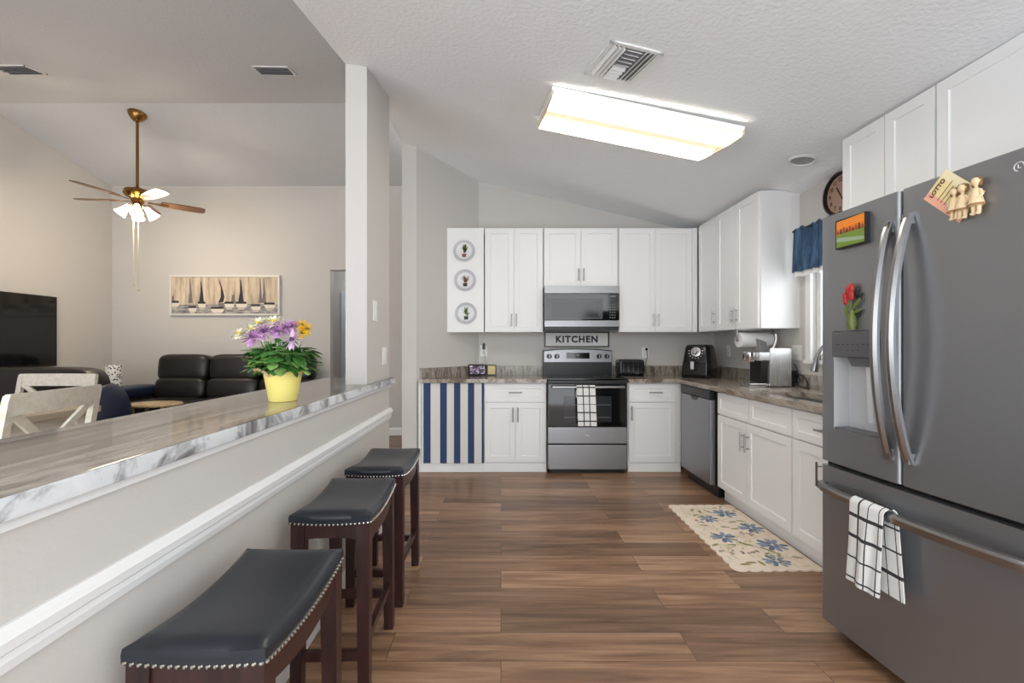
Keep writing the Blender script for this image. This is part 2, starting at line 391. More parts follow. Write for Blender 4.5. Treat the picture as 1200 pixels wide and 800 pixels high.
def cabinet(name, label, cat, loc, rotz, w, z0, z1, depth, fronts, group=None, toe=None, shell=False):
    """local frame: front at y = 0 facing -y, x from 0 to w"""
    r = thing(name, label, cat, loc, rotz, group)
    b = MB()
    if shell: b.box(0, 0.016, 0.021, depth, z0, z1).box(w-0.016, w, 0.021, depth, z0, z1).box(0.016, w-0.016, 0.021, depth, z0, z0+0.018).box(0.016, w-0.016, depth-0.012, depth, z0+.018, z1).box(0.016, w-0.016, 0.021, 0.035, z0+.018, z1)
    else: b.box(0, w, 0.021, depth, z0, z1)
    if toe is not None: b.box(0, w, toe, depth, 0, z0)
    b.build('body', M_WHITE, r, False)
    for (kind, x0, x1, a, c, hnd) in fronts:
        m = MB()
        if kind == 'flat': m.box(x0, x1, 0, 0.02, a, c)
        else: shaker(m, x0+0.0015, x1-0.0015, a, c, rail=0.055 if (c-a) > 0.3 else 0.042)
        part = m.build({'door': 'door', 'drawer': 'drawer', 'flat': 'filler_panel', 'falsefront': 'false_drawer_front'}[kind], M_WHITE, r, False)
        if hnd:
            hx, hz, ln, vert = hnd
            bar_handle(MB(), hx, hz, ln, vert).build('handle', M_NICKEL, part)
    return r
RZ = -PI/2
# back run: base
bx = lambda x: PX(x, FACE_B)
def base_fronts(): pass
x0, x1 = bx(567), bx(640.5); wd = x1-x0; ms = bx(604)-x0
cabinet('base_cabinet', 'white base cabinet with two doors and one drawer, between striped curtain and stove', 'cabinet', (x0, FACE_B, 0), 0, wd, 0.085, 0.868, 0.60,
        [('drawer', 0.008, wd-0.008, 0.685, 0.855, (ms, 0.775, 0.13, False)), ('door', 0.008, ms, 0.10, 0.675, (ms-0.024, 0.56, 0.14, True)),
         ('door', ms, wd-0.008, 0.10, 0.675, (ms+0.024, 0.56, 0.14, True))], toe=0.012)
x0, x1 = bx(736), FACE_RB+0.0; wd = bx(792)-x0
cabinet('base_cabinet', 'white base cabinet with one door and one drawer, between stove and dishwasher', 'cabinet', (x0, FACE_B, 0), 0, FACE_RB+0.02-x0, 0.085, 0.868, 0.60,
        [('drawer', 0.008, wd, 0.685, 0.855, (wd/2+0.03, 0.775, 0.13, False)), ('door', 0.008, wd, 0.10, 0.675, (0.03, 0.575, 0.14, True)),
         ('flat', wd+0.003, FACE_RB+0.018-x0, 0.09, 0.86, None)], toe=0.012)
# right run: base (local x runs towards the camera)
def ry(Y): return 3.685-Y
cabinet('sink_cabinet', 'white sink base cabinet with two doors under the sink, beside the dishwasher', 'cabinet', (FACE_RB, 3.685, 0), RZ, 0.945, 0.105, 0.868, 0.60,
        [('falsefront', 0.006, 0.465, 0.69, 0.855, None), ('falsefront', 0.468, 0.94, 0.69, 0.855, None),
         ('door', 0.006, 0.438, 0.11, 0.68, (0.41, 0.55, 0.13, True)), ('door', 0.440, 0.94, 0.11, 0.68, (0.47, 0.55, 0.13, True))], toe=0.06, shell=True)
cabinet('base_cabinet', 'white base cabinet between sink cabinet and refrigerator, mostly hidden by refrigerator', 'cabinet', (FACE_RB, 2.738, 0), RZ, 0.61, 0.105, 0.868, 0.60,
        [('drawer', 0.006, 0.604, 0.69, 0.855, (0.30, 0.775, 0.13, False)), ('door', 0.006, 0.302, 0.11, 0.68, (0.255, 0.54, 0.13, True)),
         ('door', 0.306, 0.604, 0.11, 0.68, (0.335, 0.54, 0.13, True))], toe=0.06, shell=True)
# back run: wall cabinets
ux = lambda x: PX(x, FACE_U)
UZ0, UZ1 = PZ(389, FACE_U), PZ(267, FACE_U)
UD = WALL_B-FACE_U
HZ = 1.49
p0, p1 = ux(524), ux(567)
r = thing('wall_cabinet', 'white end wall cabinet with plain front carrying three round plates', 'cabinet', (p0, FACE_U, 0))
MB().prism([(0, 0.021), (p1-p0, 0.021), (p1-p0, UD), (-0.245-p0+0.003, UD), (0.0, 0.15)], UZ0, UZ1, 'z').build('body', M_WHITE, r, False)
MB().box(0, p1-p0, 0, 0.02, UZ0, UZ1).build('front_panel', M_WHITE, r, False)
def pair(x0, x1, z0, z1, label, hz=HZ, extra=()):
    wd = x1-x0; m = wd/2
    fr = [('door', 0.004, m, z0+0.003, z1-0.003, (m-0.025, hz, 0.13, True)), ('door', m, wd-0.004, z0+0.003, z1-0.003, (m+0.025, hz, 0.13, True))]
    return cabinet('wall_cabinet', label, 'cabinet', (x0, FACE_U, 0), 0, wd, z0, z1, UD, fr)
pair(ux(568), ux(636.6), UZ0, UZ1, 'white two-door wall cabinet between plate panel and microwave cabinet')
pair(ux(637.4), ux(724.3), PZ(336, FACE_U), UZ1, 'short white two-door wall cabinet directly above the microwave', PZ(322, FACE_U))
x0 = ux(725); wd = ux(811)-x0; m = wd/2
cabinet('wall_cabinet', 'white two-door wall cabinet above the toaster, right of the microwave', 'cabinet', (x0, FACE_U, 0), 0, FACE_RU-0.003-x0, UZ0, UZ1, UD,
        [('door', 0.004, m, UZ0+.003, UZ1-.003, (m-0.025, HZ, 0.13, True)), ('door', m, wd, UZ0+.003, UZ1-.003, (m+0.025, HZ, 0.13, True)),
         ('flat', wd+0.003, FACE_RU-0.003-x0, UZ0, UZ1, None)])
U1 = 2.452
L = 4.770-3.63
cabinet('wall_cabinet', 'white three-door wall cabinet in the corner above air fryer and paper towels', 'cabinet', (FACE_RU, 4.770, 0), RZ, L, UZ0, U1, WALL_R-FACE_RU,
        [('door', 0.04, 0.430, UZ0+.003, U1-.003, (0.40, HZ, 0.13, True)), ('door', 0.435, 0.78, UZ0+.003, U1-.003, (0.75, HZ, 0.13, True)),
         ('door', 0.785, L-0.012, UZ0+.003, U1-.003, (0.815, HZ, 0.13, True))])
L = 2.743-2.155
cabinet('wall_cabinet', 'white two-door wall cabinet beside the clock, right of the window', 'cabinet', (FACE_RU, 2.743, 0), RZ, L, UZ0, U1, WALL_R-FACE_RU-0.002,
        [('door', 0.004, 0.302, UZ0+.003, U1-.003, (0.275, HZ, 0.13, True)), ('door', 0.305, L-0.002, UZ0+.003, U1-.003, (0.33, HZ, 0.13, True))])
L = 2.152-1.13
cabinet('wall_cabinet', 'white wall cabinet directly above the refrigerator', 'cabinet', (FACE_RU, 2.152, 0), RZ, L, 1.85, U1, WALL_R-FACE_RU-0.002,
        [('door', 0.004, L/2, 1.853, U1-.003, (L/2-0.025, 1.95, 0.13, True)), ('door', L/2, L-0.004, 1.853, U1-.003, (L/2+0.025, 1.95, 0.13, True))])

# striped curtain below the counter
cx0, cx1 = PX(494, 4.47), PX(566.7, 4.47)
edges = [494, 496.3, 504.7, 515.8, 523.7, 532, 539.5, 548.3, 555.8, 564.5, 566.7]
navy = [0, 1, 0, 1, 0, 1, 0, 1, 0, 1]
mb = MB()
for k in range(10):
    a, b = PX(edges[k], 4.47), PX(edges[k+1], 4.47)
    mb.sheet(lambda u, v, a=a, b=b: (a+(b-a)*u, 4.468+0.004*math.sin((a+(b-a)*u)*60)*(0.3+0.7*(1-v)), 0.088+0.776*v), 6, 6, navy[k])
cur = mb.build('cabinet_curtain', [M_IVORY, M_NAVY]); solidify(cur, 0.002)
tag(cur, 'navy and ivory striped curtain hanging under the left counter', 'curtain')
o = MB().box(-0.80, bx(567)-0.001, FACE_B+0.005, FACE_B+0.02, 0, 0.085).build('trim_3', M_TRIM, None, False); o['kind'] = 'structure'
o = MB().box(-0.80, PX(493.5, FACE_B), FACE_B+0.0, FACE_B+0.02, 0.086, 0.868).build('trim_4', M_TRIM, None, False); o['kind'] = 'structure'

# ------------------------------------------------------------------ counters
CT, CB = 0.905, 0.869
r = thing('countertop', 'granite countertop left of the stove with angled backsplash', 'countertop', (-0.2, 4.45, CB))
mb = MB().prism([(-0.80, 4.445), (PX(640.5, 4.475), 4.445), (PX(640.5, 4.475), WALL_B-.001), (-0.25, WALL_B-.001), (-0.80, 4.527)], CB, CT)
mb.xf(Matrix.Translation((0.2, -4.45, -CB))).build('slab', M_GRANITE, r, False)
mb = MB().prism([(-0.802, 4.526), (-0.246, 5.078), (PX(640.5, 4.475), 5.078), (PX(640.5, 4.475), 5.058), (-0.238, 5.058), (-0.780, 4.520)], CT, CT+0.102)
mb.xf(Matrix.Translation((0.2, -4.45, -CB))).build('backsplash', M_GRANITE_B, r, False)
r = thing('countertop', 'granite countertop running from the stove round the corner past the sink', 'countertop', (1.7, 4.45, CB))
CE = FACE_RB-0.03
SX0, SX1, SY0, SY1 = 1.815, 2.12, 2.48, 3.22
mb = MB()
mb.prism([(PX(736, 4.475), 4.445), (CE, 4.445), (CE, 2.10), (SX0, 2.10), (SX0, 4.445), (2.354, 4.445), (2.354, 5.079), (PX(736, 4.475), 5.079)], CB, CT)
mb.box(SX0, SX1, SY1, 4.445, CB, CT).box(SX0, SX1, 2.10, SY0, CB, CT).box(SX1, 2.354, 2.10, 4.445, CB, CT)
mb.xf(Matrix.Translation((-1.7, -4.45, -CB))).build('slab', M_GRANITE, r, False)
mb = MB().box(PX(736, 4.475), 2.354, 5.058, 5.079, CT, CT+0.102).box(2.334, 2.354, 2.10, 5.058, CT, CT+0.102)
mb.xf(Matrix.Translation((-1.7, -4.45, -CB))).build('backsplash', M_GRANITE_B, r, False)
# sink
r = thing('kitchen_sink', 'stainless steel sink set into the granite counter under the window', 'sink', (1.96, 2.85, 0.70))
mb = MB(); t = 0.004
def w2(m, mm, name, par, off, smooth=False, **k): return m.xf(Matrix.Translation((-off[0], -off[1], -off[2]))).build(name, mm, par, smooth, **k)
mb.box(SX0-.01, SX1+.01, SY0-.01, SY1+.01, 0.70, 0.706)
mb.box(SX0-.012, SX0-.002, SY0-.012, SY1+.012, 0.70, CB-.001).box(SX1+.002, SX1+.012, SY0-.012, SY1+.012, 0.70, CB-.001)
mb.box(SX0-.01, SX1+.01, SY0-.012, SY0-.002, 0.70, CB-.001).box(SX0-.01, SX1+.01, SY1+.002, SY1+.012, 0.70, CB-.001)
w2(mb, M_STEEL, 'basin', r, (1.96, 2.85, 0.70))
w2(MB().lathe([(0.04, 0.706), (0.045, 0.709), (0.03, 0.710), (0.0, 0.7095)], 20, (1.96, 2.85, 0)), M_CHROME, 'drain', r, (1.96, 2.85, 0.70), True)
# faucet
fx, fy = 2.23, 2.95
r = thing('faucet', 'brushed pull-down gooseneck faucet over the sink, in front of window', 'faucet', (fx, fy, CT))
MB().lathe([(0.028, 0), (0.028, 0.008), (0.018, 0.016), (0.016, 0.10), (0.014, 0.11)], 20).build('base', M_NICKEL, r)
pts = [(0, 0, 0.10), (0, 0, 0.24)]+[(-0.10+0.10*math.cos(a), 0, 0.24+0.11*math.sin(a)) for a in [PI*k/10*0.92 for k in range(1, 11)]]
MB().tube(pts, 0.011, 10).build('spout', M_NICKEL, r)
e = Vector(pts[-1]); MB().tube([e+Vector((0.002, 0, 0.01)), e+Vector((-0.012, 0, -0.03)), e+Vector((-0.026, 0, -0.10)), e+Vector((-0.028, 0, -0.11))], [0.012, 0.015, 0.021, 0.019], 12).build('spray_head', M_NICKEL, r)
MB().tube([(0, -0.02, 0.07), (0.005, -0.06, 0.09), (0.01, -0.11, 0.13)], [0.008, 0.007, 0.005], 8).build('lever', M_NICKEL, r)

# ------------------------------------------------------------------ dishwasher
r = thing('dishwasher', 'stainless dishwasher with black control strip, right of the corner', 'dishwasher', (1.69, 4.325, 0), RZ)
W = 0.60
MB().box(0.004, W-0.004, 0.045, 0.60, 0.10, 0.862).build('body', M_BLACK, r, False)
MB().rbox(0, W, 0, 0.045, 0.10, 0.79, 0.006, 2).build('door', M_STEEL, r)
mb = MB().rbox(0, W, -0.004, 0.05, 0.795, 0.866, 0.006, 2)
cp_ = mb.build('control_panel', M_BLACK, r)
MB().prism([(0.22, 0.79), (0.38, 0.79), (0.36, 0.768), (0.33, 0.757), (0.27, 0.757), (0.24, 0.768)], -0.003, 0.02, 'y').build('handle_pocket', M_BLACK, r, False)
MB().box(0.0, W, 0.07, 0.60, 0.0, 0.095).build('kick_plate', M_BLACK, r, False)

# ------------------------------------------------------------------ stove
SX = 0.447; SW = 0.762; SF = 4.40
r = thing('stove', 'stainless electric stove with black glass oven door below the KITCHEN sign', 'stove', (SX, SF, 0))
MB().box(0.003, SW-0.003, 0.05, 0.66, 0.04, 0.895).box(0.03, SW-0.03, 0.06, 0.6, 0.0, 0.04).build('body', M_BLACK, r, False)
MB().rbox(0, SW, 0.02, 0.62, 0.897, 0.915, 0.005, 2).build('cooktop', M_GLASSBLACK, r)
for (a, b, q) in ((0.20, 0.17, 0.10), (0.56, 0.17, 0.085), (0.20, 0.43, 0.085), (0.56, 0.43, 0.10)):
    MB().lathe([(q, 0.9152), (q, 0.9158), (q-0.004, 0.9158), (q-0.004, 0.9152)], 28, (a, b, 0), caps=False).build('burner_ring', mat('grey_ring', (80, 80, 84), 0.4), r)
d = MB().rbox(0.004, SW-0.004, 0, 0.05, 0.452, 0.862, 0.006, 2).build('oven_door', M_GLASSBLACK, r)
MB().box(0.15, 0.61, -0.0015, 0.002, 0.50, 0.745).build('oven_window', mat('smoked_oven_glass', (48, 49, 52), 0.08), d, False)
mb = MB()
for z in (0.54, 0.66): mb.box(0.16, 0.60, -0.0022, -0.0012, z, z+0.006)
mb.build('oven_rack', mat('dim_rack_metal', (96, 97, 100), 0.4, 0.6), d, False)
MB().rbox(0.004, SW-0.004, 0.005, 0.05, 0.862, 0.896, 0.004, 2).build('vent_strip', M_BLACK, r)
mb = MB().tube([(0.04, -0.045, 0.835), (SW/2, -0.050, 0.835), (SW-0.04, -0.045, 0.835)], 0.012, 10)
for x in (0.06, SW-0.06): mb.box(x-0.012, x+0.012, -0.045, 0.003, 0.826, 0.845)
mb.build('handle', M_NICKEL, d)
MB().rbox(0.004, SW-0.004, 0.0, 0.05, 0.292, 0.449, 0.005, 2).build('lower_panel', M_STEEL, r)
MB().box(0.36, 0.40, -0.0012, 0.001, 0.368, 0.378).build('badge', M_CHROME, r, False)
MB().rbox(0.004, SW-0.004, 0.0, 0.05, 0.045, 0.280, 0.006, 2).build('drawer', M_STEEL, r)
# back guard
GY = 0.565
mb = MB().prism([(0.012, 0.915), (SW-0.004, 0.915), (SW-0.004, 1.175), (0.60, 1.19), (SW/2, 1.196), (0.16, 1.19), (0.012, 1.175)], GY+0.03, GY+0.10, 'y')
g = mb.build('back_guard', M_BLACK, r, False)
mb = MB().prism([(0.02, 1.05), (SW-0.012, 1.05), (SW-0.012, 1.165), (0.60, 1.180), (SW/2, 1.186), (0.16, 1.180), (0.02, 1.165)], GY+0.015, GY+0.035, 'y')
mb.build('control_panel', M_STEEL, g, False)
MB().box(0.26, 0.51, GY+0.011, GY+0.016, 1.088, 1.150).build('display', M_GLASSBLACK, g, False)
MB().box(0.36, 0.40, GY+0.0095, GY+0.0112, 1.117, 1.130).build('clock_digits', mat('dim_display_grey', (120, 122, 125), 0.5), g, False)
for x in (0.075, 0.158, 0.612, 0.697):
    k = MB().lathe([(0.026, GY+0.016), (0.026, GY-0.002), (0.020, GY-0.012), (0.0, GY-0.012)], 20, (x, 0, 1.112), 'y').build('knob', M_BLACK, g)
    MB().box(x-0.003, x+0.003, GY-0.018, GY-0.008, 1.092, 1.132).build('pointer', M_NICKEL, k, False)
# plaid towel helper
def plaid_towel(name, fn, nu, nv, cells_u, cells_v, line=0.12):
    mb = MB()
    def mi(i, j):
        u = (i+0.5)/nu*cells_u; v = (j+0.5)/nv*cells_v
        return 1 if (min(u % 1, 1-u % 1) < line/2 and 0.2 < u < cells_u-0.2) or (min(v % 1, 1-v % 1) < line/2 and 0.2 < v < cells_v-0.2) else 0
    mb.sheet(fn, nu, nv, mi); o = mb.build(name, [M_CLOTHWHITE, M_CLOTHDARK]); solidify(o, 0.004); return o
TYH = SF-0.047
def ft(u, v):        # over the oven handle: short tail behind, long drop in front
    L = v*0.52; R = 0.018
    x = PX(675.5, SF-.06)+0.175*u + (0.02*(v-0.25) if v > .25 else 0)
    wob = 0.004*math.sin(u*9+v*3)
    if L < 0.10: return (x, TYH+R, 0.835-(0.10-L))
    if L < 0.10+PI*R:
        a = (L-0.10)/R; return (x, TYH+R*math.cos(a), 0.835+R*math.sin(a))
    return (x, TYH-R+wob*min(1, (L-.16)*4), 0.835-(L-0.10-PI*R))
t = plaid_towel('dish_towel', ft, 36, 90, 3, 6.6, 0.13)
tag(t, 'white dish towel with dark grid hanging on the oven handle', 'towel')

# ------------------------------------------------------------------ microwave
MY = 4.66; r = thing('microwave', 'stainless over-the-range microwave under the short wall cabinet', 'microwave', (PX(638, MY), MY, PZ(386.5, MY)))
W = PX(726, MY)-PX(638, MY); H = PZ(336.3, FACE_U)-PZ(386.5, MY)-0.001
MB().box(0.002, W-0.002, 0.03, WALL_B-MY-0.002, 0.012, H).build('body', M_BLACK, r, False)
d = MB().rbox(0, W, 0, 0.035, 0.098, H-0.075, 0.004, 2).build('door', M_GLASSBLACK, r)
MB().box(0.03, W*0.775, -0.002, 0.002, 0.110, H-0.125).build('window_surround', mat('grey_smoked_glass', (74, 76, 78), 0.15), d, False)
MB().box(0.075, W*0.72, -0.0035, -0.001, 0.125, H-0.165).build('door_window', mat('smoked_glass', (58, 60, 62), 0.1), d, False)
MB().rbox(0, W, -0.004, 0.035, H-0.074, H, 0.004, 2).build('top_band', M_STEEL, r)
MB().rbox(0, W, -0.004, 0.035, 0.032, 0.096, 0.004, 2).build('bottom_band', M_STEEL, r)
MB().box(0.004, W-0.01, 0.006, WALL_B-MY-0.01, 0.0, 0.031).build('vent_base', M_BLACK, r, False)
mb = MB()
for i in range(3):
    for j in range(6): mb.box(W*0.87+i*0.022, W*0.87+i*0.022+0.012, -0.0015, 0.001, 0.12+j*0.026, 0.13+j*0.026)
mb.box(W*0.87, W*0.87+0.058, -0.0015, 0.001, H-0.11, H-0.095)
mb.build('keypad', mat('keypad_grey', (120, 122, 124), 0.5), r, False)

# ------------------------------------------------------------------ KITCHEN sign
r = thing('sign', 'framed KITCHEN sign on the wall between stove and microwave', 'sign', (PX(638, 5.06), 5.079, PZ(406.7, 5.06)))
W, H = PX(714, 5.06)-PX(638, 5.06), PZ(388.6, 5.06)-PZ(406.7, 5.06)
mb = MB()
for b in ((0, W, 0, 0.013), (0, W, H-0.013, H), (0, 0.013, 0.013, H-0.013), (W-0.013, W, 0.013, H-0.013)): mb.box(b[0], b[1], -0.02, 0, b[2], b[3])
mb.build('frame', M_BLACK, r, False)
bd = MB().box(0.012, W-0.012, -0.010, -0.001, 0.012, H-0.012).build('board', mat('off_white_sign_board', (226, 226, 224), 0.6), r, False)
mb = MB(); text_into(mb, 'KITCHEN', 0.098, Matrix.Translation((W/2, -0.0115, H/2)) @ FRONT, 0.001, 0.0042, 1.18)
mb.build('lettering', mat('charcoal_lettering', (44, 46, 52), 0.6), bd, False)

# ------------------------------------------------------------------ refrigerator
FA = Vector((1.395, 2.01, 0)); FB = Vector((1.458, 1.19, 0)); fd = (FB-FA); FW = fd.length
frot = math.atan2(fd.y, fd.x)
r = thing('refrigerator', 'stainless french-door refrigerator with water dispenser and magnets', 'refrigerator', (FA.x, FA.y, 0), frot)
FR = Matrix.Translation(FA) @ Matrix.Rotation(frot, 4, 'Z')
MB().box(0.006, FW-0.006, 0.075, 0.80, 0.05, 1.765).build('body', M_STEELSIDE, r, False)
US, ZG, ZTOP = 0.378, 0.728, 1.782
def bulge(u): return -0.010*math.sin(PI*min(max(u/FW, 0), 1))
def curved_slab(u0, u1, z0, z1, rr=0.016, n=10, hole=None):
    """door leaf with a slightly bowed front and rounded side edges"""
    us = [u0]+[u0+rr*(1-math.cos(PI/2*k/4)) for k in range(1, 5)]+[u0+rr+(u1-u0-2*rr)*k/n for k in range(1, n)]+[u1-rr+rr*math.sin(PI/2*k/4) for k in range(0, 4)]+[u1]
    us = sorted(set(round(x, 5) for x in us))
    def fy(u):
        d0 = min(u-u0, u1-u); e = rr-math.sqrt(max(0, rr*rr-(rr-d0)**2)) if d0 < rr else 0
        return bulge(u)+e
    poly = [(u, fy(u)) for u in us]+[(u1, 0.07), (u0, 0.07)]
    return MB().prism(poly, z0, z1, 'z')
# left door is built round the dispenser opening
D0, D1, DZ0, DZ1 = 0.076, 0.300, 0.885, 1.292
mb = curved_slab(0.0, US-0.003, DZ1, ZTOP)
lo_ = curved_slab(0.0, US-0.003, ZG+0.012, DZ0); mb.add(lo_.v, lo_.f)
us = [0]+[0.016*(1-math.cos(PI/2*k/4)) for k in range(1, 5)]+[D0]
def fy1(u): return bulge(u)+(0.016-math.sqrt(max(0, 0.016**2-(0.016-u)**2)) if u < 0.016 else 0)
mb.prism([(u, fy1(u)) for u in us]+[(D0, 0.07), (0, 0.07)], DZ0, DZ1, 'z')
us = [D1]+[D1+(US-0.003-0.016-D1)*k/3 for k in range(1, 4)]+[US-0.003-0.016+0.016*math.sin(PI/2*k/4) for k in range(1, 5)]
def fy2(u):
    d0 = US-0.003-u; return bulge(u)+(0.016-math.sqrt(max(0, 0.016**2-(0.016-d0)**2)) if d0 < 0.016 else 0)
mb.prism([(u, fy2(u)) for u in us]+[(US-0.003, 0.07), (D1, 0.07)], DZ0, DZ1, 'z')
ld = mb.build('left_door', M_STEELV, r, sharp=0.5)
dsp = MB().box(D0, D1, 0.062, 0.069, DZ0, DZ1).box(D0, D0+0.004, -0.004, 0.066, DZ0, 1.19).box(D1-0.004, D1, -0.004, 0.066, DZ0, 1.19).build('dispenser_recess', mat('light_grey_dispenser', (188, 189, 191), 0.35), ld, False)
MB().rbox(D0+0.002, D1-0.002, -0.016, 0.065, 1.185, DZ1-0.002, 0.005, 2).build('dispenser_control_panel', mat('dark_grey_panel', (104, 105, 108), 0.3, 0.4), ld)
mb = MB()
for k in range(7): mb.box(D0+0.03+k*0.024, D0+0.042+k*0.024, -0.0172, -0.0155, 1.235, 1.238)
for k in range(3): mb.box(D0+0.08+k*0.024, D0+0.09+k*0.024, -0.0172, -0.0155, 1.212, 1.215)
mb.build('dispenser_icons', mat('pale_icon_print', (60, 61, 64), 0.5), ld, False)
MB().prism([(D0+0.07, 1.186), (D1-0.03, 1.186), (D1-0.05, 1.150), (D0+0.09, 1.150)], -0.006, 0.05, 'y').build('dispenser_spout', mat('mid_grey_plastic', (88, 89, 92), 0.3), ld, False)
MB().tube([(D0+0.145, 0.020, 1.15), (D0+0.135, 0.045, 0.93)], [0.012, 0.016], 10).build('dispenser_paddle', mat('pale_grey_paddle', (205, 206, 208), 0.3), ld)
MB().box(D0+0.004, D1-0.004, -0.003, 0.062, DZ0, DZ0+0.008).build('drip_tray', mat('drip_tray_grey', (95, 96, 98), 0.35), ld, False)
rd = curved_slab(US+0.003, FW, ZG+0.012, ZTOP).build('right_door', M_STEELV, r, sharp=0.5)
fz = curved_slab(0.0, FW, 0.055, ZG-0.008, n=16).build('freezer_drawer', M_STEELV, r, sharp=0.5)
MB().box(0.02, FW-0.02, 0.09, 0.6, 0.0, 0.05).build('kick_grille', M_BLACK, r, False)
MB().box(0.005, FW-0.005, 0.03, 0.075, ZG-0.007, ZG+0.011).box(US-0.0025, US+0.0025, 0.03, 0.075, ZG+.012, ZTOP-.005).build('door_gasket', M_BLACK, r, False)
def bow_handle(u, z0, z1, depth, lean):
    n = 18; mb = MB(); P = []
    for k in range(n+1):
        s = k/n; q = math.sin(PI*s)**0.75
        P.append((u+lean*(2*s-1)*0.0, -0.012-depth*q, z0+(z1-z0)*s))
    hw = 0.016; th = 0.012; vs = []; fs = []
    for (x, y, z) in P: vs += [(x-hw, y-th*0.4, z), (x-hw*0.35, y-th, z), (x+hw*0.35, y-th, z), (x+hw, y-th*0.4, z), (x+hw, y+th*0.5, z), (x-hw, y+th*0.5, z)]
    for k in range(n):
        for j in range(6): fs.append((k*6+j, k*6+(j+1) % 6, (k+1)*6+(j+1) % 6, (k+1)*6+j))
    fs += [tuple(range(6))[::-1], tuple(n*6+j for j in range(6))]
    mb.add(vs, fs); 
    for z in (z0+0.02, z1-0.02): mb.box(u-0.012, u+0.012, -0.03, 0.002, z-0.018, z+0.018)
    return mb
bow_handle(0.340, 0.822, 1.680, 0.060, 0).build('door_handle', M_NICKEL, ld, sharp=0.5)
bow_handle(0.416, 0.822, 1.690, 0.072, 0).build('door_handle', M_NICKEL, rd, sharp=0.5)
n = 24; mb = MB(); vs = []; fs = []
def fhy(u): return -0.018-0.052*math.sin(PI*(u-0.02)/(FW-0.04))**0.6
for k in range(n+1):
    u = 0.02+(FW-0.04)*k/n; y = fhy(u) if 0 < k < n else -0.016
    for (dy, dz) in ((-0.010, 0.010), (-0.014, 0.0), (-0.010, -0.022), (0.006, -0.022), (0.006, 0.012)): vs.append((u, y+dy, 0.640+dz))
for k in range(n):
    for j in range(5): fs.append((k*5+j, k*5+(j+1) % 5, (k+1)*5+(j+1) % 5, (k+1)*5+j))
fs += [tuple(range(5))[::-1], tuple(n*5+j for j in range(5))]
mb.add(vs, fs)
for u in (0.03, FW-0.03): mb.box(u-0.014, u+0.014, -0.03, 0.006, 0.62, 0.65)
mb.build('drawer_handle', M_NICKEL, fz, sharp=0.5)
# round maker's mark on the right door
def fu(px): dx = px-CX; return (2.01*dx-753.3)/(41.4+0.997*dx)
def fY(u): return 2.01-0.997*u
def fpz(px, py): u = fu(px); return PZ(py, fY(u))
u = fu(1196); z = fpz(1196, 195)
mb = MB().tube([(u+0.012*math.cos(a), bulge(u)-0.001, z+0.012*math.sin(a)) for a in [2*PI*k/20 for k in range(15)]], 0.0014, 6)
mb.tube([(u-0.002, bulge(u)-0.001, z+0.006), (u-0.002, bulge(u)-0.001, z-0.004), (u+0.004, bulge(u)-0.001, z-0.004)], 0.0012, 6)
mb.build('round_emblem', mat('pale_emblem', (215, 215, 218), 0.3), rd)
# magnets (things of their own)
def on_fridge(name, label, cat, u, z, off=0.0):
    o = thing(name, label, cat); M = FR @ Matrix.Translation((u, bulge(u)-off, z)); o.matrix_world = M; return o
u0, u1 = fu(986), fu(1022); zc = fpz(1004, 271); wM, hM = u1-u0, 0.118
r = on_fridge('picture_magnet', 'small framed orange sunset landscape picture stuck on left fridge door', 'magnet', (u0+u1)/2, zc, 0.001)
MB().box(-wM/2, wM/2, -0.018, 0, -hM/2, hM/2).build('frame', M_BLACK, r, False)
mb = MB(); a, b = wM/2-0.006, hM/2-0.006; yy = -0.0185
mb.add([(-a, yy, -b), (a, yy, -b), (a, yy, b), (-a, yy, b)], [(0, 1, 2, 3)], 0)
mb.add([(-a, yy-.0004, -b), (a, yy-.0004, -b), (a, yy-.0004, 0.004), (0.02, yy-.0004, -0.002), (-0.02, yy-.0004, 0.006), (-a, yy-.0004, -0.006)], [(0, 1, 2, 3, 4, 5)], 1)
mb.add([(-a, yy-.0006, -0.012), (-0.01, yy-.0006, -0.02), (a, yy-.0006, -0.032), (a, yy-.0006, -0.044), (-0.01, yy-.0006, -0.036), (-a, yy-.0006, -0.03)], [(0, 1, 2, 3, 4, 5)], 2)
for k in range(9):
    x = -a+0.008+k*(2*a-0.016)/8; h = 0.012+0.012*((k*7) % 5)/5
    mb.add([(x-0.007, yy-.0008, 0.0), (x+0.007, yy-.0008, 0.0), (x+0.004, yy-.0008, h), (x-0.003, yy-.0008, h+0.004)], [(0, 1, 2, 3)], 3 if k % 2 else 4)
for k in range(4):
    z = 0.024+k*0.008; mb.add([(-a, yy-.0003, z), (a, yy-.0003, z+0.006), (a, yy-.0003, z+0.009), (-a, yy-.0003, z+0.003)], [(0, 1, 2, 3)], 5)
mb.build('painted_scene', [mat('sunset_orange', (232, 120, 30), 0.6), mat('meadow_green', (112, 140, 52), 0.6), mat('pale_stream', (150, 170, 140), 0.6), mat('dark_tree', (70, 60, 30), 0.6), mat('rust_tree', (150, 62, 24), 0.6), mat('sunset_yellow', (246, 165, 52), 0.6)], r, False)
ut = fu(1002); zt = fpz(1002, 386)
r = on_fridge('tulip_magnet', 'magnet of red tulips in a green vase on the left fridge door', 'magnet', ut, zt, 0.001)
MB().lathe([(0.013, 0), (0.018, 0.02), (0.016, 0.045), (0.010, 0.065), (0.012, 0.075)], 14, (0.008, -0.014, 0)).build('vase', mat('olive_glass', (96, 108, 50), 0.3), r)
mb = MB()
for (x, z, s) in ((-0.006, 0.155, 1.3), (-0.024, 0.135, 0.9), (-0.022, 0.115, 0.9), (0.004, 0.135, 1.2), (0.006, 0.165, 1.1)): mb.sphere((x, -0.014, z), (0.011*s, 0.008, 0.018*s))
mb.build('blossoms', mat('tulip_red', (178, 40, 40), 0.45), r)
mb = MB()
